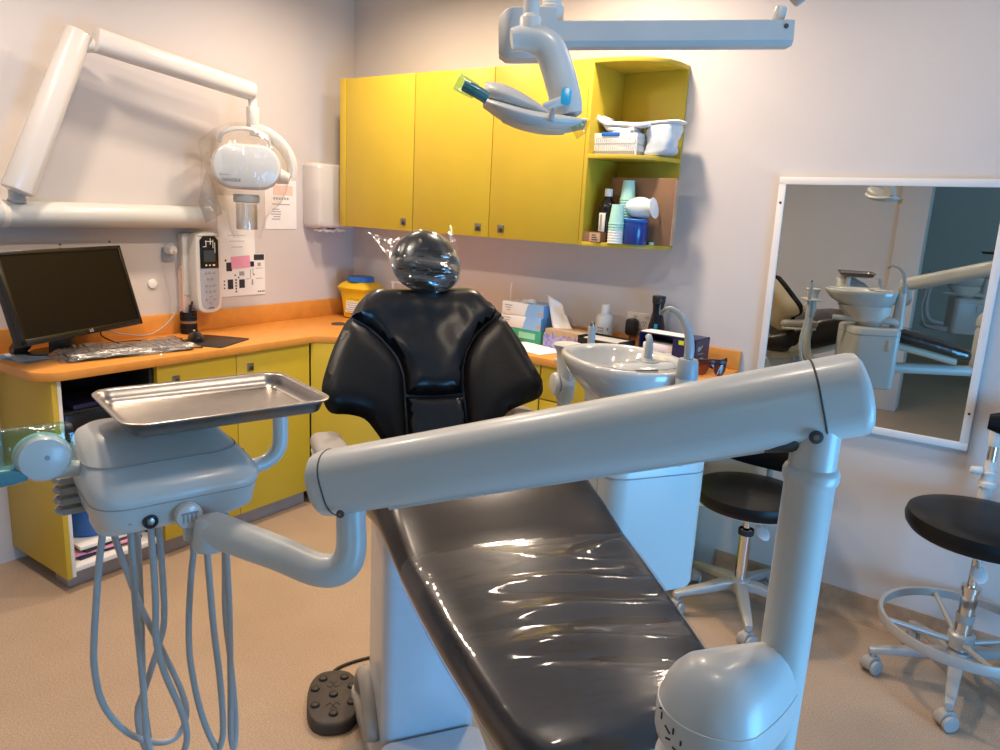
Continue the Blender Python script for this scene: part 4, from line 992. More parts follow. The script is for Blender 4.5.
# long spring arm
AL, AR = Vector((-.742, .632, 1.202)), Vector((-.146, .868, 1.399))
ax = (AR - AL).normalized()
ar = obj('spring_arm', slab_arm(AL - ax * .002, AR + ax * .018, .088, .092, .072, .16), 'white', du, W=True)
upv = ax.cross(Vector((0, 0, 1))).cross(ax).normalized(); sdv = ax.cross(Vector((0, 0, 1))).normalized()
def ringseam(p, w, th): return MB().tube([tuple(p + sdv * u + upv * v) for u, v in rrect(th, w, min(th, w) * .46, 6)], .0012, 5, 1, True, raw=True)
obj('end_seam', ringseam(AR - ax * .034, .0918, .0724), 'seam', ar, W=True); obj('end_seam', ringseam(AL + ax * .024, .0882, .0724), 'seam', ar, W=True)
und = MB(); und.loft([[tuple(p + sdv * u + upv * (v - .0400)) for u, v in rrect(.034, .012, .004, 3)] for p in (AL + ax * .10, AR - ax * .10)])
obj('underside_cover', und, 'grey_lt', ar, W=True)
for p, s_ in ((AR - ax * .046 - upv * .030, .0075), (AL + ax * .042 - upv * .034, .0055)):
    sc = obj('screw', MB().cyl(p + sdv * .0355, p + sdv * .0385, s_, seg=20, bev=.001), 'seam', ar, W=True)
    obj('screw_socket', MB().cyl(p + sdv * .0383, p + sdv * .0392, s_ * .45, seg=6), 'steel', sc, W=True)
obj('pivot_block', MB().cyl(PP + Vector((-.02, -.008, 1.352)), PP + Vector((-.055, -.020, 1.338)), .022, .016, 16, .004), 'seam', ar, W=True)
# curved carrier under the left end
J = Vector((-.925, .587, 1.096))
obj('carrier_tube', MB().tube([(-.705, .655, 1.195), (-.700, .652, 1.155), (-.693, .645, 1.115), (-.700, .635, 1.093), (-.730, .622, 1.084), (-.80, .612, 1.088), (-.86, .600, 1.092), tuple(J)], [.020, .020, .021, .022, .023, .024, .025, .026], 20, 7), 'white', du, W=True)
obj('joint_collar', MB().cyl(J + Vector((.004, .0, -.030)), J + Vector((-.002, -.001, .02)), .030, .024, 24, .008), 'white', du, W=True)
# head frame: x = long axis, y = towards the camera side
HO = Vector((-1.036, .668, 0)); hx = Vector((.254, .967, 0)).normalized(); hy = Vector((hx.y, -hx.x, 0))
HT2 = Matrix((hx, hy, Vector((0, 0, 1)))).transposed().to_4x4(); HT2.translation = HO
hm = MB(); rings = []
# rows from bottom to top: z, x0, x1, y0, y1, corner radius
for z, x0, x1, y0, y1, r_ in ((1.094, -.165, .0, -.075, .065, .03), (1.098, -.182, .022, -.095, .085, .035), (1.108, -.190, .034, -.105, .098, .04), (1.142, -.197, .040, -.112, .107, .045), (1.150, -.199, .043, -.113, .109, .045), (1.160, -.200, .043, -.114, .106, .045), (1.174, -.197, .036, -.114, .088, .045), (1.190, -.193, .024, -.114, .062, .045), (1.203, -.190, .014, -.114, .034, .045), (1.212, -.184, .006, -.112, .016, .04), (1.219, -.172, -.006, -.104, -.002, .035), (1.222, -.15, -.03, -.09, -.022, .03)):
    rings.append([(x, y, z) for x, y in rrect(x1 - x0, y1 - y0, r_, 6, (x0 + x1) / 2, (y0 + y1) / 2)])
hm.loft(rings, T=HT2)
ih = obj('instrument_head', hm, 'white', du, W=True, sharp=50)
z, x0, x1, y0, y1 = 1.143, -.1972, .0402, -.1122, .1072
obj('seam_line', MB().tube([(x, y, z) for x, y in rrect(x1 - x0, y1 - y0, .045, 6, (x0 + x1) / 2, (y0 + y1) / 2)], .0012, 5, 1, True, raw=True, T=HT2), 'ink_grey', ih, W=True)
z, x0, x1, y0, y1 = 1.1905, -.1935, .0240, -.1145, .0625
obj('seam_line', MB().tube([(x, y, z) for x, y in rrect(x1 - x0, y1 - y0, .045, 6, (x0 + x1) / 2, (y0 + y1) / 2)], .0011, 5, 1, True, raw=True, T=HT2), 'ink_grey', ih, W=True)
def onface(x, z, y=.1065): return HT2 @ frame((x, y, z), (1, 0, 0), (0, 0, 1))      # facing +y, x to the right
F0 = HT2 @ frame((-.078, .100, 1.118), (-1, 0, 0), (0, 0, 1))
kb = obj('air_knob', MB().cyl((0, 0, -.004), (0, 0, .018), .0195, seg=28, bev=.004, T=F0), 'white_warm', ih, W=True)
m = MB()
for k in range(4): m.box((-.0085 + .0058 * k, -.001, .0183), (.0022, .014, .0016), T=F0)
m.box((0, .006, .0183), (.024, .003, .0014), T=F0); obj('grip_slots', m, 'ink_grey', kb, W=True)
obj('slide_tab', MB().box((0, -.026, .006), (.014, .030, .012), .003, T=F0), 'white_warm', ih, W=True)
F1 = HT2 @ frame((-.128, .0985, 1.117), (-1, 0, 0), (0, 0, 1))
sk = obj('socket_ring', MB().lathe([(.0085, .0), (.0105, .002), (.0105, .006), (.0075, .007), (.0065, .002)], 22, T=F1), 'ink', ih, W=True)
obj('socket_core', MB().cyl((0, 0, .0), (0, 0, .006), .006, seg=18, bev=.001, T=F1), 'steel', sk, W=True)
obj('indicator', MB().cyl((.026, .002, -.002), (.026, .002, .002), .0028, seg=12, T=F1), 'ink_grey', ih, W=True)
# tray post on the right of the head
tp = obj('tray_post', MB().tube([(.020, -.035, 1.132), (.060, -.045, 1.118), (.100, -.05, 1.117), (.128, -.05, 1.140), (.132, -.05, 1.19), (.132, -.05, 1.236)], .0135, 16, 7, T=HT2), 'white', du, W=True)
obj('tray_bracket', MB().prism(rrect(.22, .16, .02, 4, .01, -.005), 1.2345, 1.2405, .002, T=HT2), 'white', tp, W=True)
obj('lock_tab', MB().box((.048, -.02, 1.150), (.012, .014, .022), .003, T=HT2), 'ink', du, W=True)
# instrument holder brackets on the left
for k in range(4):
    h_ = obj('instrument_holder', MB().box((-.200, -.050, 1.100 + .0165 * k), (.034, .030, .011), .003, T=HT2), 'grey_pl', du, W=True)
    obj('holder_hook', MB().tube([(-.214, -.062, 1.100 + .0165 * k), (-.221, -.050, 1.100 + .0165 * k), (-.214, -.036, 1.100 + .0165 * k)], .005, 8, 4, T=HT2), 'grey_pl', h_, W=True)
# positioning handle with a teal sleeve
hn_ = obj('handle_stem', MB().tube([(-.185, .0, 1.178), (-.205, .0, 1.180), (-.225, .0, 1.184)], [.011, .012, .016], 14, 5, T=HT2), 'white', du, W=True)
hp = MB(); rings = []
for y, k in ((-.020, .55), (-.016, .85), (-.006, 1), (.008, 1), (.017, .86), (.021, .58)):
    o = []
    for q in range(30):
        a = 2 * PI * q / 30; c, s = math.cos(a), math.sin(a)
        o.append((-.240 + .036 * k * c * (1 if c < 0 else 1.0), y, 1.206 + .033 * k * s * (1.0 if s > 0 else 1.1) + (.0)))
    rings.append(o)
obj('handle_knob', hp.loft(rings, T=HT2), 'white', hn_, W=True)
obj('knob_pin', MB().cyl((-.237, .0205, 1.208), (-.237, .022, 1.208), .0035, seg=12, T=HT2), 'ink_grey', hn_, W=True)
obj('teal_sleeve', MB().loft([[(x, y, z) for y, z in rrect(.032, .066 * k, .012, 4, -.006, 1.216)] for x, k in ((-.298, .98), (-.296, 1.0), (-.21, 1.0), (-.20, .9))], False, False, T=HT2), 'tint_teal', hn_, W=True)
obj('sleeve_tail', MB().loft([[(x, y, z) for y, z in rrect(.034, .024 * k, .008, 4, 0, 1.184)] for x, k in ((-.34, .8), (-.332, 1.0), (-.28, 1.0), (-.262, .7))], T=HT2), mat('teal_plastic', (.07, .22, .25), .25, coat=.3, noise=.05), hn_, W=True)
# foot control pod under the head where the hoses leave
obj('hose_manifold', MB().prism(rrect(.20, .10, .03, 5, -.085, .0), 1.080, 1.097, .005, T=HT2), 'white', du, W=True)
HOSES = [
     [(-0.174, 0.015, 1.078), (-0.181, 0.01, 1.028), (-0.187, 0.005, 0.972), (-0.193, 0.0, 0.909), (-0.196, -0.005, 0.848), (-0.187, -0.01, 0.776), (-0.156, -0.015, 0.708), (-0.114, -0.02, 0.664), (-0.078, -0.025, 0.653), (-0.057, -0.03, 0.683), (-0.061, -0.035, 0.731), (-0.086, -0.04, 0.815), (-0.114, -0.045, 0.903), (-0.13, -0.05, 0.967), (-0.146, -0.055, 1.044)] ,
     [(-0.132, -0.005, 1.057), (-0.133, 0.001, 1.0), (-0.134, 0.007, 0.918), (-0.132, 0.013, 0.789), (-0.133, 0.018, 0.713), (-0.123, 0.024, 0.668), (-0.094, 0.03, 0.649), (-0.076, 0.036, 0.686), (-0.083, 0.042, 0.746), (-0.107, 0.048, 0.832), (-0.118, 0.053, 0.899), (-0.117, 0.059, 0.975), (-0.119, 0.065, 1.081)] ,
     [(-0.093, 0.005, 1.051), (-0.09, -0.001, 0.965), (-0.09, -0.008, 0.891), (-0.099, -0.014, 0.846), (-0.122, -0.02, 0.773), (-0.134, -0.027, 0.731), (-0.131, -0.033, 0.678), (-0.116, -0.04, 0.621), (-0.116, -0.046, 0.663), (-0.118, -0.052, 0.745), (-0.112, -0.059, 0.89), (-0.109, -0.065, 1.028)] ,
     [(-0.044, 0.01, 1.014), (-0.051, 0.016, 0.972), (-0.059, 0.023, 0.912), (-0.063, 0.029, 0.861), (-0.063, 0.035, 0.819), (-0.056, 0.042, 0.751), (-0.043, 0.048, 0.69), (-0.031, 0.055, 0.662), (-0.024, 0.061, 0.702), (-0.028, 0.067, 0.801), (-0.037, 0.074, 0.902), (-0.044, 0.08, 1.035)] ,
     [(0.014, -0.015, 0.974), (0.009, -0.007, 0.875), (0.012, 0.001, 0.788), (0.015, 0.008, 0.7), (0.012, 0.016, 0.644), (0.005, 0.024, 0.626), (-0.002, 0.032, 0.661), (-0.002, 0.039, 0.75), (-0.002, 0.047, 0.905), (-0.006, 0.055, 1.008)] ,
]
for P in HOSES:
    P = [(P[0][0], P[0][1], 1.09)] + P + [(P[-1][0], P[-1][1], 1.09)]
    obj('instrument_hose', MB().tube(P, .0052, 10, 6, T=HT2), 'hose', du, W=True)
# ---- tray lying on the bracket
tr = thing('instrument_tray', 'empty rectangular stainless steel instrument tray above the delivery head', 'tray', (HO.x, HO.y, 1.2412)); tr.rotation_euler = (0, 0, math.atan2(hx.y, hx.x))
def tr_ring(k, z): return [(x, y, z) for x, y in rrect(.312 - 2 * k, .228 - 2 * k, max(.006, .034 - k), 7)]
prof = [(.004, .0235), (.0, .0250), (-.002, .0235), (-.0015, .0215), (.006, .020), (.014, .003), (.018, .0003)]
obj('tray_body', MB().loft([tr_ring(.026, .0022), tr_ring(.019, .0030), tr_ring(.012, .0115), tr_ring(.007, .0225)] + [tr_ring(k, z) for k, z in prof]), 'steel', tr, sharp=60)
# ================================================================= cuspidor unit (chair frame: x towards the foot, y towards the mirror)
cu = thing('cuspidor_unit', 'white cuspidor unit with rinsing bowl, curved tap and tall cabinet beside the chair', 'cuspidor', CT_ @ Vector((.34, .49, .70)), CR)
CI = world_of(cu)
CL = Matrix.Translation((-.34, -.49, -.70))       # chair-frame coordinates -> the unit's own
BX0, BX1, BY0, BY1 = .185, .452, .285, .555
def bring(z, g=0., r_=.045): return [(x, y, z) for x, y in rrect(BX1 - BX0 + 2 * g, BY1 - BY0 + 2 * g, r_, 7, (BX0 + BX1) / 2, (BY0 + BY1) / 2)]
body = obj('cabinet', MB().loft([bring(.680, -.012), bring(.686, -.003), bring(.696), bring(.985)], T=CL), 'white', cu)
obj('lid', MB().loft([bring(.988), bring(1.012), bring(1.022, -.004), bring(1.027, -.014)], T=CL), 'white', cu)
m = MB(); m.b2((.385, BY0 - .0008, .705), (.3865, BY0 + .002, .985), T=CL); m.tube([tuple(p) for p in bring(.9865, .0006)], .0012, 5, 1, True, raw=True, T=CL)
obj('door_seam', m, 'ink_grey', body)
obj('door_pull', MB().b2((.375, BY1 - .002, .90), (.385, BY1 + .010, .965), .002, T=CL), 'white', body)
obj('drain_foot', MB().lathe([(.012, .655), (.015, .658), (.015, .678), (.012, .684)], 18, T=CL @ Matrix.Translation((.42, .34, 0))), 'black', cu)
obj('support_arm', MB().tube([(.05, .12, .715), (.05, .30, .715), (.12, .42, .712), (.22, .47, .712)], .030, 16, 6, T=CL), 'white', cu)
# tap column with swan-neck filler
TX, TY = .453, .455
obj('tap_column', MB().lathe([(.034, 1.02), (.032, 1.06), (.027, 1.12), (.0245, 1.20), (.0245, 1.222), (.001, 1.224)], 26, T=CL @ Matrix.Translation((TX, TY, 0))), 'white', cu)
co = obj('tap_collar', MB().lathe([(.0245, 1.222), (.0255, 1.224), (.0225, 1.262), (.0205, 1.266), (.001, 1.267)], 26, T=CL @ Matrix.Translation((TX, TY, 0))), 'grey_cool', cu)
obj('bowl_filler', MB().tube([(TX, TY, 1.262), (TX - .001, TY, 1.295), (TX - .012, TY - .002, 1.332), (TX - .036, TY - .008, 1.360), (TX - .064, TY - .018, 1.371), (TX - .078, TY - .022, 1.366)], [.0115, .011, .0095, .008, .0068, .006], 14, 7, T=CL), 'grey_cool', cu)
obj('filler_tip', MB().tube([(TX - .074, TY - .021, 1.369), (TX - .084, TY - .024, 1.360), (TX - .086, TY - .025, 1.354)], [.0062, .006, .0055], 12, 3, T=CL), 'steel', co)
# bowl: oval basin with a raised shelf at the tap end
BC = (.242, .420)
def bowl_ring(a, b, z, dx=0., p=2.3): return [(x, y, z + .018) for x, y in ellipse(a, b, 44, BC[0] + dx, BC[1], p)]
bm_ = MB().loft([bowl_ring(.075, .055, 1.085, .05), bowl_ring(.085, .062, 1.090, .05), bowl_ring(.130, .098, 1.118, .035), bowl_ring(.170, .128, 1.155, .012), bowl_ring(.188, .141, 1.186, .002), bowl_ring(.193, .145, 1.203), bowl_ring(.191, .143, 1.209), bowl_ring(.185, .138, 1.211),
                bowl_ring(.177, .130, 1.2085), bowl_ring(.128, .118, 1.2060, -.042), bowl_ring(.120, .110, 1.196, -.045), bowl_ring(.106, .094, 1.165, -.046), bowl_ring(.075, .064, 1.138, -.045), bowl_ring(.02, .016, 1.128, -.045)], T=CL)
bo = obj('rinsing_bowl', bm_, 'basin', cu, sharp=60)
obj('bowl_ledge', MB().pillow([(x, y) for x, y in ellipse(.040, .085, 30, .345, .410, 2.6)], lambda u, v, h: (u - .34, v - .49, 1.2275 + h * 1. - .70), .010, .03, .014, .0), 'basin', bo)
obj('drain_grid', MB().lathe([(.001, 1.1465), (.017, 1.1465), (.017, 1.149), (.001, 1.1495)], 20, T=CL @ Matrix.Translation((BC[0] - .045, BC[1], 0))), 'chrome', bo)
obj('bowl_under_cover', MB().loft([bowl_ring(.10, .08, 1.035, .05), bowl_ring(.105, .085, 1.05, .05), bowl_ring(.13, .095, 1.088, .045), bowl_ring(.145, .10, 1.122, .03)], T=CL), 'offwhite', cu)
obj('support_bar', MB().tube([(.10, .43, 1.065), (.22, .455, 1.062), (.36, .475, 1.062), (.425, .47, 1.060), (.446, .462, 1.04), (.45, .458, 1.02)], [.014, .018, .02, .022, .022, .022], 14, 6, T=CL), 'white', cu)
obj('bowl_neck', MB().cyl((.30, .435, 1.02), (.30, .435, 1.06), .060, .075, 26, .006, T=CL), 'white', cu)
cp = obj('cup_filler_base', MB().lathe([(.026, 1.222), (.029, 1.232), (.027, 1.240), (.014, 1.240), (.012, 1.245)], 24, T=CL @ Matrix.Translation((.335, .425, 0))), 'basin', cu)
obj('cup_filler', MB().tube([(.335, .425, 1.240), (.335, .425, 1.266), (.333, .426, 1.284), (.323, .430, 1.294), (.310, .435, 1.292)], [.0105, .0100, .0085, .0075, .0065], 12, 5, T=CL), 'grey_cool', cp)
# assistant's arm with suction holder
SX, SY = -.012, .385
aa = obj('assistant_arm', MB().tube([(.16, .40, .760), (.06, .385, .775), (.01, .378, .83), (SX, SY, .93), (SX, SY, 1.06)], [.022, .024, .024, .023, .020], 16, 6, T=CL), 'white', cu)
obj('holder_block', MB().lathe([(.017, 1.045), (.026, 1.06), (.028, 1.10), (.026, 1.14), (.029, 1.175), (.031, 1.190), (.038, 1.206), (.041, 1.213), (.038, 1.216), (.001, 1.212)], 26, T=CL @ Matrix.Translation((SX, SY, 0))), 'white', aa)
kd = (CT_.to_3x3().inverted() @ Vector((-.60, -.78, 0))).normalized(); kp = Vector((SX, SY, 1.100))
obj('tension_knob', MB().cyl(kp - kd * .016, kp + kd * .022, .030, seg=30, bev=.004, T=CL).cyl(kp + kd * .024, kp + kd * .040, .033, .031, 30, .006, T=CL), 'white', aa)
for k, (dx, dy) in enumerate(((-.05, .10),)):
    p0 = Vector((SX + dx, SY + dy, 0))
    hz = obj('suction_handpiece', MB().cyl(p0 + Vector((0, 0, 1.13)), p0 + Vector((.0, 0, 1.225 + .03 * (k == 0))), .0095, .0115, 16, .003, T=CL), 'grey_cool', cu)
    obj('suction_tip', MB().cyl(p0 + Vector((0, 0, 1.222 + .03 * (k == 0))), p0 + Vector((.0, 0, 1.238 + .03 * (k == 0))), .0075, .006, 14, .001, T=CL), 'steel', hz)
    obj('suction_hose', MB().tube([p0 + Vector((0, 0, 1.135)), p0 + Vector((-.004, .005, 1.05)), p0 + Vector((-.02, .01, .90)), p0 + Vector((.03, .02, .75)), p0 + Vector((.12, .04, .72))], .0085, 12, 6, T=CL), 'grey_lt', hz)
obj('holder_rail', MB().b2((SX - .062, SY - .012, 1.150), (SX + .018, SY + .112, 1.162), .004, T=CL), 'grey_lt', aa)

# ================================================================= operating light
ol = thing('operating_light', 'white ceiling-hung dental operating light in front of the yellow cupboards', 'dental lamp', (-.90, 1.36, ZC))
bar0, bar1 = Vector((-1.010, 1.368, 1.935)), Vector((-.520, 1.728, 1.968))
bx = (bar1 - bar0).normalized(); bside = bx.cross(Vector((0, 0, 1))).normalized(); bup = bside.cross(bx)
def barsec(p, w, h, g=0): return [tuple(p + bside * u + bup * v) for u, v in ((-w / 2 + .008, -h / 2), (w / 2 - .008, -h / 2), (w / 2, -h / 2 + .010), (w / 2, h / 2 - .002), (w / 2 - .002, h / 2), (-w / 2, h / 2), (-w / 2, -h / 2 + .010))]
obj('track_bar', MB().loft([barsec(bar0 + bx * .11, .055, .050), barsec(bar1, .055, .050)]), 'grey_lt', ol, W=True)
pw_ = obj('power_box', MB().loft([barsec(bar0 + bx * a - bup * d, .080 * k, .098 * k) for a, k, d in ((-.010, .74, .004), (.004, .95, .002), (.018, 1, .0), (.105, 1, .0), (.110, .97, .0))]), 'grey_lt', ol, W=True)
m = MB()
for k in range(7): m.box((0, 0, 0), (.0015, .05, .0035), T=Matrix.Translation(bar0 - bx * .0098 + bup * (.018 - .008 * k)) @ frame((0, 0, 0), bx, bside))
obj('vent_slots', m, 'grey_pl', pw_, W=True)
sc = obj('screw', MB().cyl(bar1 - bx * .018 + bside * .027 + bup * .012, bar1 - bx * .018 + bside * .0295 + bup * .012, .005, seg=16), 'seam', ol, W=True)
obj('bar_post', MB().cyl(bar1 - bx * .028 + bup * .022, bar1 - bx * .020 + bup * .055, .013, .012, 18, .002), 'white', ol, W=True)
e0 = bar1 - bx * .008 + bup * .068
obj('ceiling_arm', slab_arm(e0 + bx * .040 + bup * .004, e0 - bx * .30 + Vector((.10, .10, .20)), .046, .055, .06, .2), 'grey_lt', ol, W=True)
pc = e0 - bx * .27 + Vector((.09, .09, .18))
obj('ceiling_pole', MB().cyl(pc, (pc.x, pc.y, ZC), .026, seg=20), 'white', ol, W=True)
hub = Vector((-.936, 1.436, 0))
obj('drop_post', MB().lathe([(.026, 1.955), (.026, 2.000), (.021, 2.004), (.021, 2.36), (.001, 2.37)], 22, T=Matrix.Translation(hub)), 'white', ol, W=True)
hub2 = Vector((-.880, 1.278, 0))
obj('arm_post', MB().lathe([(.021, 1.895), (.021, 1.938), (.019, 1.942), (.0155, 1.946), (.0155, 2.33), (.001, 2.335)], 22, T=Matrix.Translation(hub2)), 'white', ol, W=True)
obj('post_bridge', MB().tube([(hub.x, hub.y, 2.34), ((hub.x + hub2.x) / 2, (hub.y + hub2.y) / 2, 2.39), (hub2.x, hub2.y, 2.32)], .02, 12, 5), 'white', ol, W=True)
ha = [(-.905, 1.252, 1.899), (-.890, 1.266, 1.902), (-.866, 1.283, 1.900), (-.846, 1.296, 1.886), (-.831, 1.302, 1.855), (-.817, 1.303, 1.822), (-.802, 1.303, 1.782), (-.794, 1.303, 1.760)]
obj('head_arm', MB().tube(ha, [.018, .022, .026, .029, .030, .030, .029, .024], 18, 7, flat=(1.05, .95)), 'white', ol, W=True)
bd = obj('blue_badge', MB().prism(rrect(.020, .034, .008), .0, .0035, .001, T=frame(Vector((-.790, 1.2800, 1.792)), (.815, .58, -.06), (-.25, .18, .95))), 'logo_blue', ol, W=True)
hx0, hx1 = Vector((-.928, 1.204, 1.776)), Vector((-.765, 1.316, 1.746))
hd_ = (hx1 - hx0); HLn = hd_.length; hd_.normalize(); hs = hd_.cross(Vector((0, 0, 1))).normalized(); hu = hs.cross(hd_)
def sag(a): return -.016 * math.sin(PI * a) ** .9
rings = []
for i in range(21):
    a = i / 20; w = .088 * max(.05, math.sin(PI * (.04 + .92 * a))) ** .42; h = .0185 * max(.2, math.sin(PI * (.03 + .94 * a))) ** .4
    p = hx0 + hd_ * (HLn * a) + hu * sag(a)
    rings.append([tuple(p + hs * (w * math.cos(q)) + hu * (h * math.sin(q))) for q in [2 * PI * k / 26 for k in range(26)]])
dish = obj('lamp_dish', MB().loft(rings), 'white', ol, W=True, sharp=60)
rings = []
for i in range(13):
    a = i / 12; w = .064 * max(.1, math.sin(PI * (.06 + .88 * a))) ** .4; h = .032 * max(.2, math.sin(PI * (.12 + .82 * a))) ** .6 * (1.05 - .75 * a)
    p = hx0 + hd_ * (HLn * (-.01 + .78 * a)) + hu * (.020 - .026 * a)
    rings.append([tuple(p + hs * (w * math.cos(q)) + hu * max(-.012, h * math.sin(q))) for q in [2 * PI * k / 24 for k in range(24)]])
obj('lamp_housing', MB().loft(rings), 'grey_lt', ol, W=True, sharp=60)
rings = []
for i in range(13):
    a = i / 12; p = hx0 + hd_ * (HLn * (.20 + .62 * a)) + hu * (sag(.20 + .62 * a) - .0135)
    w = .062 * max(.1, math.sin(PI * (.06 + .88 * a))) ** .4
    rings.append([tuple(p + hs * (w * math.cos(q)) + hu * (.0045 * math.sin(q))) for q in [2 * PI * k / 20 for k in range(20)]])
obj('lens_cover', MB().loft(rings), 'cream', dish, W=True)
obj('strut', MB().tube([hx0 + hd_ * HLn * .58 + hu * .010 + hs * .03, hx0 + hd_ * HLn * .70 + hu * .026 + hs * .02, hx0 + hd_ * HLn * .80 + hu * .036 + hs * .01], .0055, 10, 4, flat=(1.6, .6)), 'grey_lt', ol, W=True)
obj('yoke_slot', MB().tube([hx0 + hd_ * HLn * .66 + hu * .004 + hs * .087, hx0 + hd_ * HLn * .655 - hu * .018 + hs * .088], .0055, 10, 3), 'grey_pl', dish, W=True)
hdl = obj('lamp_handle', MB().tube([hx0 + hd_ * .010 + hs * .070, hx0 - hd_ * .014 + hu * .008 + hs * .072, hx0 - hd_ * .038 + hu * .014 + hs * .074], [.011, .0115, .0105], 14, 5), mat('dark_teal_handle', (.05, .17, .19), .2, coat=.4, noise=.05), ol, W=True)
obj('handle_sleeve', MB().tube([hx0 - hd_ * .014 + hu * .007 + hs * .072, hx0 - hd_ * .038 + hu * .014 + hs * .074, hx0 - hd_ * .050 + hu * .018 + hs * .075], [.014, .016, .016], 14, 5), 'tint_teal', hdl, W=True)
gw = MB(); q0 = hx1 - hd_ * .016 - hu * .002 + hs * .05
gw.add([tuple(q0), tuple(q0 + hd_ * .022 + hu * .004), tuple(q0 + hd_ * .018 - hu * .020), tuple(q0 + hd_ * .004 - hu * .034), tuple(q0 - hd_ * .012 - hu * .016)], [(0, 1, 2, 3, 4)]); gw.open = True
obj('film_tail', gw, clear_film('amber_film', tint=(.88, .86, .66), gloss=.08, rough=.2, bscale=20), dish, W=True, solid=.001)

# ================================================================= things on the back bench
Z = ZB2 + .001
def carton(name, label, loc, d, m_, rz=0, cat='box', group=None):
    t = thing(name, label, cat, loc, rz, group); obj('carton', MB().box((0, 0, d[2] / 2), d, .002), m_, t); return t
# glove boxes: one green on the bench, two white and blue on top
t = carton('glove_box', 'green carton at the bottom of the glove box stack on the back bench', (-2.00, 3.03, Z), (.250, .125, .062), 'green_box', -4)
obj('front_label', MB().box((.04, -.0633, .034), (.10, .0012, .030)), mat('pale_green_print', (.25, .55, .40), .5, noise=.05), t)
obj('end_logo', MB().cyl((.1255, -.01, .035), (.1265, -.01, .035), .016, seg=20), 'cup_white', t)
for k, lb in enumerate(('lower of the two white and blue glove boxes on the green carton', 'upper of the two white and blue glove boxes, with a glove poking out')):
    t = carton('glove_box', lb, (-2.005 + .006 * k, 3.03, Z + .063 + .062 * k), (.248, .122, .061), 'blue_bag' if 0 else 'bottle_wh', -4 + 2 * k, group='white and blue glove boxes')
    obj('blue_panel', MB().prism([(.015, 0), (.1246, 0), (.1246, .061), (.035, .061), (.022, .03)], -.0618, -.0608, axis='y', T=Matrix.Identity(4)), mat('glove_blue', (.22, .42, .72), .5, noise=.06), t)
    obj('end_panel', MB().box((.1244, 0, .0305), (.0012, .1215, .0605)), mat('glove_blue_end', (.10, .32, .66), .5, noise=.06), t)
    obj('top_panel', MB().box((.06, 0, .0612), (.126, .120, .0008)), mat('glove_blue_top', (.30, .47, .70), .5, noise=.06), t)
    obj('orange_dot', MB().cyl((.110, -.0622, .020), (.110, -.0610, .020), .009, seg=18), 'orange', t)
    m = MB()
    for r_ in range(3): m.box((-.085, -.0616, .045 - .012 * r_), (.045 - .012 * r_, .001, .004))
    obj('print_lines', m, 'ink_grey', t)
    if k:
        mb = MB(); mb.pillow(ellipse(.045, .022, 24), lambda u, v, h: (u - .005, v, .062 + h + .004 * math.sin(90 * u) * math.cos(60 * v)), .016, .02, .007, 0)
        obj('glove', mb, 'bottle_wh', t)
t = thing('drinking_straw', 'thin white upright straw standing behind the glove boxes', 'straw', (-2.175, 3.115, Z))
obj('tube', MB().cyl((0, 0, 0), (.0, 0, .255), .0042, seg=10), 'paper', t); obj('tip', MB().cyl((0, 0, .255), (0, 0, .263), .0036, .003, 10), 'cup_white', t)
t = carton('tissue_box', 'tissue box printed with lavender, a white tissue sticking out', (-1.730, 2.985, Z), (.215, .120, .090), 'tan_box', -8, 'tissue box')
obj('lavender_print', MB().box((-.01, -.0606, .030), (.215, .0012, .056)), 'lilac', t)
m = MB(); random.seed(3)
for k in range(34): m.ball((-.110 + .205 * random.random(), -.0612, .030 + .038 * random.random()), (.005, .001, .009), 8, rot=(0, random.uniform(-30, 30), 0))
obj('lavender_flowers', m, 'lilac', t)
mb = MB(); G = 10; vs = []; fs = []
for i in range(G + 1):
    for j in range(G + 1):
        u, v = i / G, j / G - .5
        vs.append((-.045 - .085 * u + .05 * u * u + .15 * v * (1 - .2 * u), .018 * math.sin(3 * u) + .022 * math.sin(7 * v + 2 * u), .080 + .115 * u - .09 * v * (.15 + .85 * u)))
for i in range(G):
    for j in range(G): q = i * (G + 1) + j; fs.append((q, q + G + 1, q + G + 2, q + 1))
mb.add(vs, fs); mb.open = True; obj('tissue', mb, 'paper', t, solid=.0015)
o = tag(obj('paper_sheet', MB().box((0, 0, .001), (.28, .17, .002)), 'paper'), 'white paper sheet lying on the back bench right of the chair back', 'paper'); o.location = (-1.86, 2.86, Z); o.rotation_euler = (0, 0, R(-14))
t = thing('spray_bottle', 'white round bottle with white cap in the middle of the back bench', 'bottle', (-1.610, 3.08, Z), 20)
obj('bottle_body', MB().lathe([(.001, 0), (.036, 0), (.040, .005), (.040, .150), (.036, .166), (.018, .176), (.016, .182), (.001, .182)], 28), 'bottle_wh', t)
obj('cap', MB().lathe([(.0185, .178), (.020, .181), (.018, .216), (.016, .218), (.001, .218)], 22), 'paper', t)
lb = obj('label', MB().lathe([(.0405, .03), (.0405, .125)], 28, cap=False), 'bottle_wh', t)
m = MB()
for k, (a, z, w_, h_) in enumerate(((-88, .112, .034, .006), (-100, .098, .007, .010), (-84, .098, .007, .010), (-70, .098, .006, .010), (-92, .082, .03, .004), (-40, .108, .008, .014))):
    m.box((0, 0, 0), (.0012, w_, h_), T=Matrix.Rotation(R(a - 20), 4, 'Z') @ Matrix.Translation((.0409, 0, z)))
obj('label_print', m, 'ink_grey', lb)
obj('green_mark', MB().box((0, 0, 0), (.0012, .018, .018), T=Matrix.Rotation(R(-112), 4, 'Z') @ Matrix.Translation((.0409, 0, .058))), 'green_box', lb)
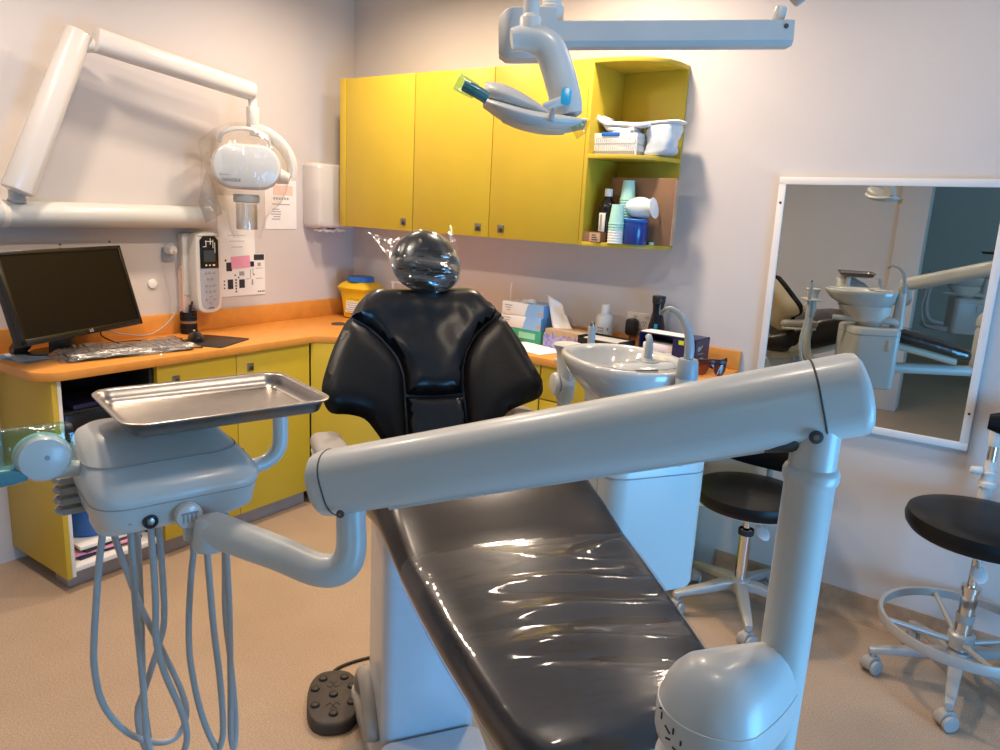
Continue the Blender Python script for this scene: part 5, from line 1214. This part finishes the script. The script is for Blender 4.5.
# double power outlet
t = thing('power_outlet', 'cream double power outlet on the wall behind the basin', 'outlet', (-1.478, WY - .0005, 1.097))
obj('face_plate', MB().prism(rrect(.120, .076, .006), -.010, 0, .003, axis='y'), 'offwhite', t)
for x in (-.028, .032):
    obj('rocker', MB().box((x + .012, -.0115, .022), (.018, .005, .012), .001), 'grey_lt', t)
    m = MB()
    for a in (-.006, .006): m.box((x + a, -.0104, -.004), (.0025, .0015, .008), rot=(0, 25 if a < 0 else -25, 0))
    m.box((x, -.0104, -.017), (.0025, .0015, .008)); obj('socket_holes', m, 'ink', t)
t = thing('power_adapter', 'chunky black power adapter plugged into the cream outlet', 'adapter', (-1.497, WY - .0115, 1.078))
obj('adapter_body', MB().prism(rrect(.052, .080, .018, 6, 0, -.010), -.045, 0, .008, axis='y'), 'black', t)
obj('adapter_lead', MB().tube([(0, -.034, -.046), (.003, -.038, -.09), (.02, -.042, -.1255), (.08, -.04, -.1265)], .0035, 8, 5), 'black', t)
t = thing('black_flask', 'tall black waisted flask standing against the wall behind the tap', 'flask', (-1.358, 3.10, Z), 0)
obj('flask_body', MB().lathe([(.001, 0), (.040, 0), (.043, .004), (.041, .10), (.036, .150), (.026, .195), (.0235, .215), (.0255, .245), (.0275, .262), (.025, .264), (.001, .264)], 30), 'black_gl', t)
obj('flask_cap', MB().lathe([(.0268, .250), (.0285, .252), (.0300, .280), (.0275, .284), (.001, .284)], 30), 'black', t)
obj('flask_badge', MB().prism(rrect(.014, .034, .004), -.0395, -.036, axis='y', T=Matrix.Translation((.012, .0, .140)) @ Matrix.Rotation(R(-8), 4, 'X')), 'logo_blue', t)
# open carton with papers (navy, lime) on the right of the bench
t = thing('navy_carton', 'navy carton with lime green print at the right end of the back bench', 'box', (-1.222, 2.985, Z), -4)
m = MB(); w_, d_, h_ = .265, .130, .142
for lo, hi in (((-w_ / 2, -d_ / 2, 0), (w_ / 2, d_ / 2, .003)), ((-w_ / 2, -d_ / 2, h_ - .003), (w_ / 2, d_ / 2, h_)), ((w_ / 2 - .003, -d_ / 2, 0), (w_ / 2, d_ / 2, h_)), ((-w_ / 2, d_ / 2 - .003, 0), (w_ / 2, d_ / 2, h_)), ((-w_ / 2, -d_ / 2, 0), (-w_ / 2 + .003, d_ / 2, h_))): m.b2(lo, hi)
m.b2((w_ / 2 - .105, -d_ / 2, 0), (w_ / 2, -d_ / 2 + .003, h_)); m.b2((-w_ / 2, -d_ / 2, 0), (w_ / 2, -d_ / 2 + .003, .03))
obj('carton', m, 'navy', t)
obj('white_top_flap', MB().box((-.03, -.01, h_ + .0015), (w_ - .06, d_ - .04, .002), .0005), 'paper', t)
obj('lime_print', MB().box((w_ / 2 - .066, -d_ / 2 - .0006, h_ - .020), (.024, .0012, .018)), 'lime', t)
m = MB(); X_ = w_ / 2 + .0006
m.box((X_, -.034, h_ - .040), (.0012, .022, .020)); m.box((X_, -.016, h_ - .062), (.0012, .052, .004))
obj('pale_logo_mark', m, 'ink_grey', t)
obj('lime_tick', MB().box((X_, -.012, h_ - .036), (.0012, .026, .005), rot=(32, 0, 0)).box((X_, -.022, h_ - .042), (.0012, .010, .005), rot=(-40, 0, 0)), 'lime', t)
obj('pale_arc', MB().prism([(.050 * math.cos(R(a)), .062 * math.sin(R(a))) for a in range(0, 181, 12)], X_ - .0005, X_ + .0006, axis='x', T=Matrix.Translation((0, -.005, .002))), 'grey_lt', t)
for k, lb in enumerate(('lower of the two white paper stacks inside the navy carton', 'upper of the two white paper stacks inside the navy carton')):
    o = tag(obj('paper_stack', MB().box((0, 0, .016), (.150, .110, .032), .003), 'paper'), lb, 'papers', 'paper stacks in the navy carton'); o.location = (-1.270 + .006 * k, 2.985, Z + .034 + .034 * k); o.rotation_euler = (0, 0, R(-4 + 5 * k))
t = thing('black_letter_tray', 'low black open tray full of leaflets behind the basin', 'tray', (-1.50, 2.90, Z), -8)
m = MB(); w_, d_, h_ = .22, .125, .098
m.b2((-w_ / 2, -d_ / 2, 0), (w_ / 2, d_ / 2, .003)); m.b2((-w_ / 2, d_ / 2 - .003, 0), (w_ / 2, d_ / 2, h_)); m.b2((-w_ / 2, -d_ / 2, 0), (-w_ / 2 + .003, d_ / 2, h_)); m.b2((w_ / 2 - .003, -d_ / 2, 0), (w_ / 2, d_ / 2, h_)); m.b2((-w_ / 2, -d_ / 2, 0), (w_ / 2, -d_ / 2 + .003, h_ * .92))
obj('tray_body', m, 'black', t)
for k, (c, lb) in enumerate((('card_lt', 'tan leaflet lowest in the black tray'), ('paper', 'white leaflet in the middle of the black tray'), ('grey_lt', 'grey leaflet topmost in the black tray'))):
    o = tag(obj('leaflet', MB().box((0, 0, .004), (.180, .095, .008), .002), c), lb, 'leaflet', 'leaflets in the black tray'); o.location = (-1.50, 2.90, Z + .062 + .011 * k); o.rotation_euler = (0, 0, R(-8 + 2 * k))
# amber protective glasses
t = thing('safety_glasses', 'dark red amber wraparound safety glasses on the right end of the bench', 'glasses', (-1.040, 2.935, Z), 36)
t.scale = (.92, .9, 1.2)
def shield(z_lo, z_hi, n=36, mm2=8, out=0.):
    vs = []; fs = []
    for i in range(n + 1):
        u = -.078 + .156 * i / n; e = max(0, (abs(u) - .058) / .020)
        for j in range(mm2 + 1):
            z = z_lo(u, e) + (z_hi(u, e) - z_lo(u, e)) * j / mm2; vs.append((u, -.038 + 7.2 * u * u + .05 * (.06 - z) - out, z))
    for i in range(n):
        for j in range(mm2): q = i * (mm2 + 1) + j; fs.append((q, q + mm2 + 1, q + mm2 + 2, q + 1))
    m = MB().add(vs, fs); m.open = True; return m
top_ = lambda u, e: .063 - .008 * e * e - 1.2 * u * u
ln_ = obj('lens', shield(lambda u, e: .004 + .036 * math.exp(-(u / .017) ** 2) + .020 * e ** 2, top_), 'amber', t, solid=.003)
obj('brow_bar', shield(lambda u, e: top_(u, e) - .017, lambda u, e: top_(u, e) + .001, out=.0025, mm2=3), 'amber_fr', t, solid=.004)
m = MB()
for k in range(9): m.box((.030 + .0026 * k, -.0395 + 7.2 * (.030 + .0026 * k) ** 2 + .05 * (.052 - .0045 * k) - .0022, .010 + .0046 * k), (.0065, .0012, .0030 if k % 3 else .0018), rot=(0, -30, 20))
obj('lens_print', m, 'cup_white', ln_)
for sx in (-1, 1): obj('temple_arm', MB().tube([(sx * .080, .008, .056), (sx * .072, .022, .052), (sx * .02, .030 + .008 * sx, .040), (-sx * .045, .026 + .008 * sx, .022), (-sx * .055, .024 + .008 * sx, .006)], .0045, 8, 5, flat=(1.8, .7)), 'amber_fr', t)

# ================================================================= stools
def caster(parent, p, ang, hgt=.062):
    c = obj('caster_stem', MB().cyl((p[0], p[1], hgt - .012), (p[0], p[1], hgt + .022), .009, seg=12), 'alu', parent)
    T = Matrix.Translation((p[0], p[1], 0)) @ Matrix.Rotation(ang, 4, 'Z')
    w = obj('caster_hood', MB().loft([[(x, .030 * math.cos(q), .036 + .033 * math.sin(q)) for q in [R(-25 + 230 * k / 14) for k in range(15)]] for x in (-.014, .014)], T=T), 'grey_pl', c)
    for sx in (-1, 1): obj('wheel', MB().cyl((sx * .0145, 0, .029), (sx * .029, 0, .029), .028, seg=24, bev=.004, T=T), 'grey_pl', c)
def star_base(parent, Rr, start, hub_z=.13, arm_h=.034):
    obj('hub', MB().lathe([(.030, hub_z - .035), (.040, hub_z - .03), (.044, hub_z), (.038, hub_z + .022), (.030, hub_z + .026)], 28), 'alu', parent)
    for k in range(5):
        a = start + 2 * PI * k / 5; d = Vector((math.cos(a), math.sin(a), 0)); s = Vector((-d.y, d.x, 0)); rings = []
        for r_, w, h, z in ((.02, .026, .040, hub_z - .002), (.08, .024, .038, hub_z - .004), (.16, .021, .032, hub_z - .020), (Rr - .03, .018, .026, .098), (Rr + .005, .016, .024, .090), (Rr + .016, .012, .022, .088)):
            p = d * r_ + Vector((0, 0, z)); rings.append([tuple(p + s * u + Vector((0, 0, v))) for u, v in rrect(2 * w * .95, h, .007, 3)])
        leg = obj('base_leg', MB().loft(rings), 'alu', parent)
        caster(leg, tuple(d * Rr), a + R(40 + 67 * k), .064)
def round_seat(parent, r_, z, th, m_='vinyl_mat', sx=1., sy=1.):
    s_ = obj('seat', MB().lathe([(.001, z - th), (r_ - .05, z - th), (r_ - .018, z - th + .004), (r_ - .004, z - th * .72), (r_, z - th * .45), (r_ - .006, z - th * .18), (r_ - .03, z - .006), (r_ - .10, z), (.001, z + .002)], 48, sx=sx, sy=sy), m_, parent)
    obj('seat_pan', MB().lathe([(.001, z - th - .012), (r_ - .075, z - th - .012), (r_ - .032, z - th - .004), (r_ - .03, z - th + .001), (.001, z - th + .001)], 40, sx=sx, sy=sy), 'offwhite', parent)
def lever(parent, a, z, L=.20):
    d = Vector((math.cos(a), math.sin(a), 0))
    l_ = obj('lever', MB().tube([tuple(d * .05 + Vector((0, 0, z))), tuple(d * (L - .06) + Vector((0, 0, z - .012))), tuple(d * L + Vector((0, 0, z - .03)))], [.0065, .007, .010], 10, 5), 'offwhite', parent)
    obj('paddle', MB().ball(tuple(d * (L + .01) + Vector((0, 0, z - .036))), (.042, .026, .010), 18, rot=(0, 22, math.degrees(a))), 'bottle_wh', l_)
s1 = thing('rolling_stool', 'black round rolling stool with backrest standing behind the cuspidor cabinet', 'stool', (-.785, 2.865, 0))
star_base(s1, .262, math.atan2(2.693 - 2.875, -.709 + .80))
obj('gas_column', MB().lathe([(.024, .14), (.024, .34), (.029, .342), (.029, .362), (.014, .364), (.014, .455)], 22), 'chrome', s1)
obj('column_ring', MB().lathe([(.0295, .345), (.031, .348), (.031, .366), (.0295, .369)], 22, cap=False), 'ink', s1)
obj('mechanism', MB().box((0, 0, .455), (.16, .11, .022), .006), 'offwhite', s1)
round_seat(s1, .222, .545, .070)
lever(s1, R(195), .45, .24)
lever(s1, R(-50), .452, .13)
# curved low backrest on the wall side, mostly hidden by the big arm
rings = []
for i in range(13):
    a = R(35 + 110 * i / 12); rr_ = .215; k = math.sin(PI * (i + .6) / 13.2) ** .5
    c = Vector((rr_ * math.cos(a), rr_ * math.sin(a), .640)); n_ = Vector((math.cos(a), math.sin(a), 0))
    rings.append([tuple(c + n_ * (.022 * k * math.cos(q)) + Vector((0, 0, .075 * k * math.sin(q)))) for q in [2 * PI * j / 18 for j in range(18)]])
b1 = obj('backrest', MB().loft(rings), 'vinyl_mat', s1)
obj('back_post', MB().tube([(0, .08, .455), (0, .20, .45), (0, .232, .48), (0, .236, .62)], .012, 12, 6), 'alu', b1)

s2 = thing('rolling_stool', 'black round rolling stool with grey foot ring at the right edge under the mirror', 'stool', (-.012, 2.862, 0))
star_base(s2, .262, math.atan2(2.598 - 2.862, -.006 + .012))
obj('gas_column', MB().lathe([(.026, .14), (.026, .375), (.031, .378), (.031, .396), (.015, .398), (.015, .555)], 22), 'chrome', s2)
obj('column_ring', MB().lathe([(.0268, .26), (.0285, .262), (.0285, .292), (.0268, .294)], 22, cap=False), 'base_grey', s2)
fr_ = obj('foot_ring', MB().loft([[(r_ * math.cos(a), r_ * math.sin(a), z) for r_, z in ((.252, .220), (.264, .218), (.268, .235), (.264, .252), (.252, .250))] for a in [2 * PI * k / 48 for k in range(49)]], False, False), 'alu', s2)
for k in range(4):
    a = R(25 + 90 * k); obj('ring_spoke', MB().cyl((.028 * math.cos(a), .028 * math.sin(a), .185), (.255 * math.cos(a), .255 * math.sin(a), .232), .011, .009, 10), 'alu', fr_)
obj('ring_clamp', MB().lathe([(.027, .165), (.042, .168), (.042, .215), (.034, .222), (.027, .222)], 24, cap=False), 'alu', s2)
obj('mechanism', MB().lathe([(.02, .515), (.035, .52), (.10, .545), (.11, .556), (.02, .556)], 24), 'offwhite', s2)
round_seat(s2, .238, .652, .078)
lever(s2, R(-82), .515, .08)
po = obj('back_post', MB().lathe([(.021, .50), (.021, .735), (.025, .737), (.025, .745), (.018, .747), (.016, .80), (.001, .80)], 20, T=Matrix.Translation((-.020, .228, 0))), 'offwhite', s2)
obj('post_sleeve', MB().lathe([(.030, .69), (.030, .705), (.021, .712), (.021, .69)], 20, T=Matrix.Translation((-.020, .228, 0))), 'offwhite', po)
obj('chrome_inner', MB().cyl((-.020, .228, .78), (-.020, .228, .85), .0165, seg=18), 'chrome', po)
obj('upper_sleeve', MB().cyl((-.020, .228, .84), (-.020, .228, .90), .022, seg=18, bev=.003), 'offwhite', po)
obj('post_arm', MB().tube([(0, .08, .55), (.02, .16, .53), (-.015, .215, .52), (-.020, .228, .56)], .012, 12, 5), 'offwhite', po)
obj('clamp_knob', MB().cyl((-.042, .218, .745), (-.075, .205, .745), .016, .013, 16, .003), 'offwhite', po)
rings = []
for i in range(11):
    x = -.050 + .30 * i / 10; k = math.sin(PI * (i + .7) / 11.4) ** .4
    rings.append([(x, .205 + .028 * k * math.cos(q) - .10 * (i / 10 - .5) ** 2, .935 + .052 * k * math.sin(q)) for q in [2 * PI * j / 18 for j in range(18)]])
b2_ = obj('backrest', MB().loft(rings), 'vinyl_mat', s2)
obj('back_plate', MB().box((.10, .222, .888), (.26, .03, .012), .004), 'offwhite', b2_)

# ================================================================= foot control
fp = thing('foot_control', 'brown-grey rubber foot control pedal with round studs on the floor left of the chair base', 'foot pedal', (-1.592, 1.412, 0))
fa = math.atan2(1.497 - 1.325, -1.691 + 1.50)      # long axis
fp.rotation_euler = (0, 0, fa)
oval = ellipse(.138, .082, 40, 0, 0, 2.7)
fb = obj('pedal_body', MB().loft([[(x * k, y * k, z) for x, y in oval] for z, k in ((0, .97), (.004, 1), (.026, 1), (.034, .985), (.040, .95), (.0425, .88))]), 'rubber', fp)
for x, y in ((.0, 0), (.085, .034), (.085, -.034), (.035, .058), (.035, -.058), (-.045, .056), (-.045, -.056), (-.092, 0)):
    obj('rubber_stud', MB().lathe([(.0145, .040), (.0145, .0455), (.012, .050), (.006, .0525), (.001, .053)], 18, T=Matrix.Translation((x, y, 0))), 'rubber_dk', fb)
m = MB()
for sx in (1, -1):
    m.tube([(sx * .05, -.020, .0432), (sx * .040, -.008, .0435), (sx * .052, 0, .0437), (sx * .040, .010, .0435), (sx * .05, .022, .0432)], .002, 6, 5)
    m.tube([(sx * .068, -.010, .0430), (sx * .058, 0, .0434), (sx * .068, .010, .0430)], .0018, 6, 4)
obj('embossed_symbols', m, 'rubber', fb)
obj('pedal_cord', MB().tube([(.130, .0, .018), (.165, .004, .010), (.205, -.03, .006), (.235, -.10, .0055), (.245, -.17, .0055), (.215, -.27, .006)], .0052, 10, 7), 'rubber_dk', fp)

# ================================================================= next surgery, seen only in the mirror
def next_room(root, loc, rz, label, name=None):
    c = copy_tree(root, label); c.location = loc; c.rotation_euler = (0, 0, R(rz)); return c
c = next_room(cu, (-.50, -2.15, .62), CR + 12, 'second white cuspidor unit in the next room, seen in the mirror')
c = next_room(tr, (-.36, -2.85, 1.36), 30, 'second steel instrument tray in the next room, seen in the mirror')
nt = thing('treatment_chair', 'dark padded treatment chair of the next room, seen in the mirror', 'dental chair', (.1, -2.9, 0))
obj('seat_cushion', MB().loft([[(x, y, z) for y, z in rrect(.5, .09, .04, 4, 0, zz)] for x, zz in ((-.7, .86), (-.66, .88), (-.2, .84), (.2, .80), (.6, .86), (.64, .85))]), 'vinyl', nt)
obj('backrest', MB().loft([[(x, y, z) for y, z in rrect(w_, .07, .03, 4, 0, zz)] for x, zz, w_ in ((.62, .86, .4), (.8, 1.0, .5), (.98, 1.14, .45), (1.1, 1.24, .25))]), 'vinyl', nt)
obj('column', MB().loft([[(x, y, z) for x, y in rrect(.34, .30, .05, 4)] for z in (.05, .4, .80)]), 'white', nt)
obj('base_plate', MB().prism(rrect(.8, .4, .08, 4), 0, .05, .01), 'grey_pl', nt)
obj('swing_arm', slab_arm((.0, .35, 1.38), (.75, .2, 1.46), .09, .09, .07, .2), 'white', nt)
obj('arm_pole', MB().tube([(.70, .2, 1.42), (.70, .2, .95), (.60, .15, .70), (.15, .05, .65)], .032, 14, 6), 'white', nt)
obj('tray_post', MB().tube([(-.46, .05, 1.358), (-.46, .05, 1.22), (-.30, .12, 1.20), (.02, .34, 1.36)], .014, 12, 6), 'white', nt)
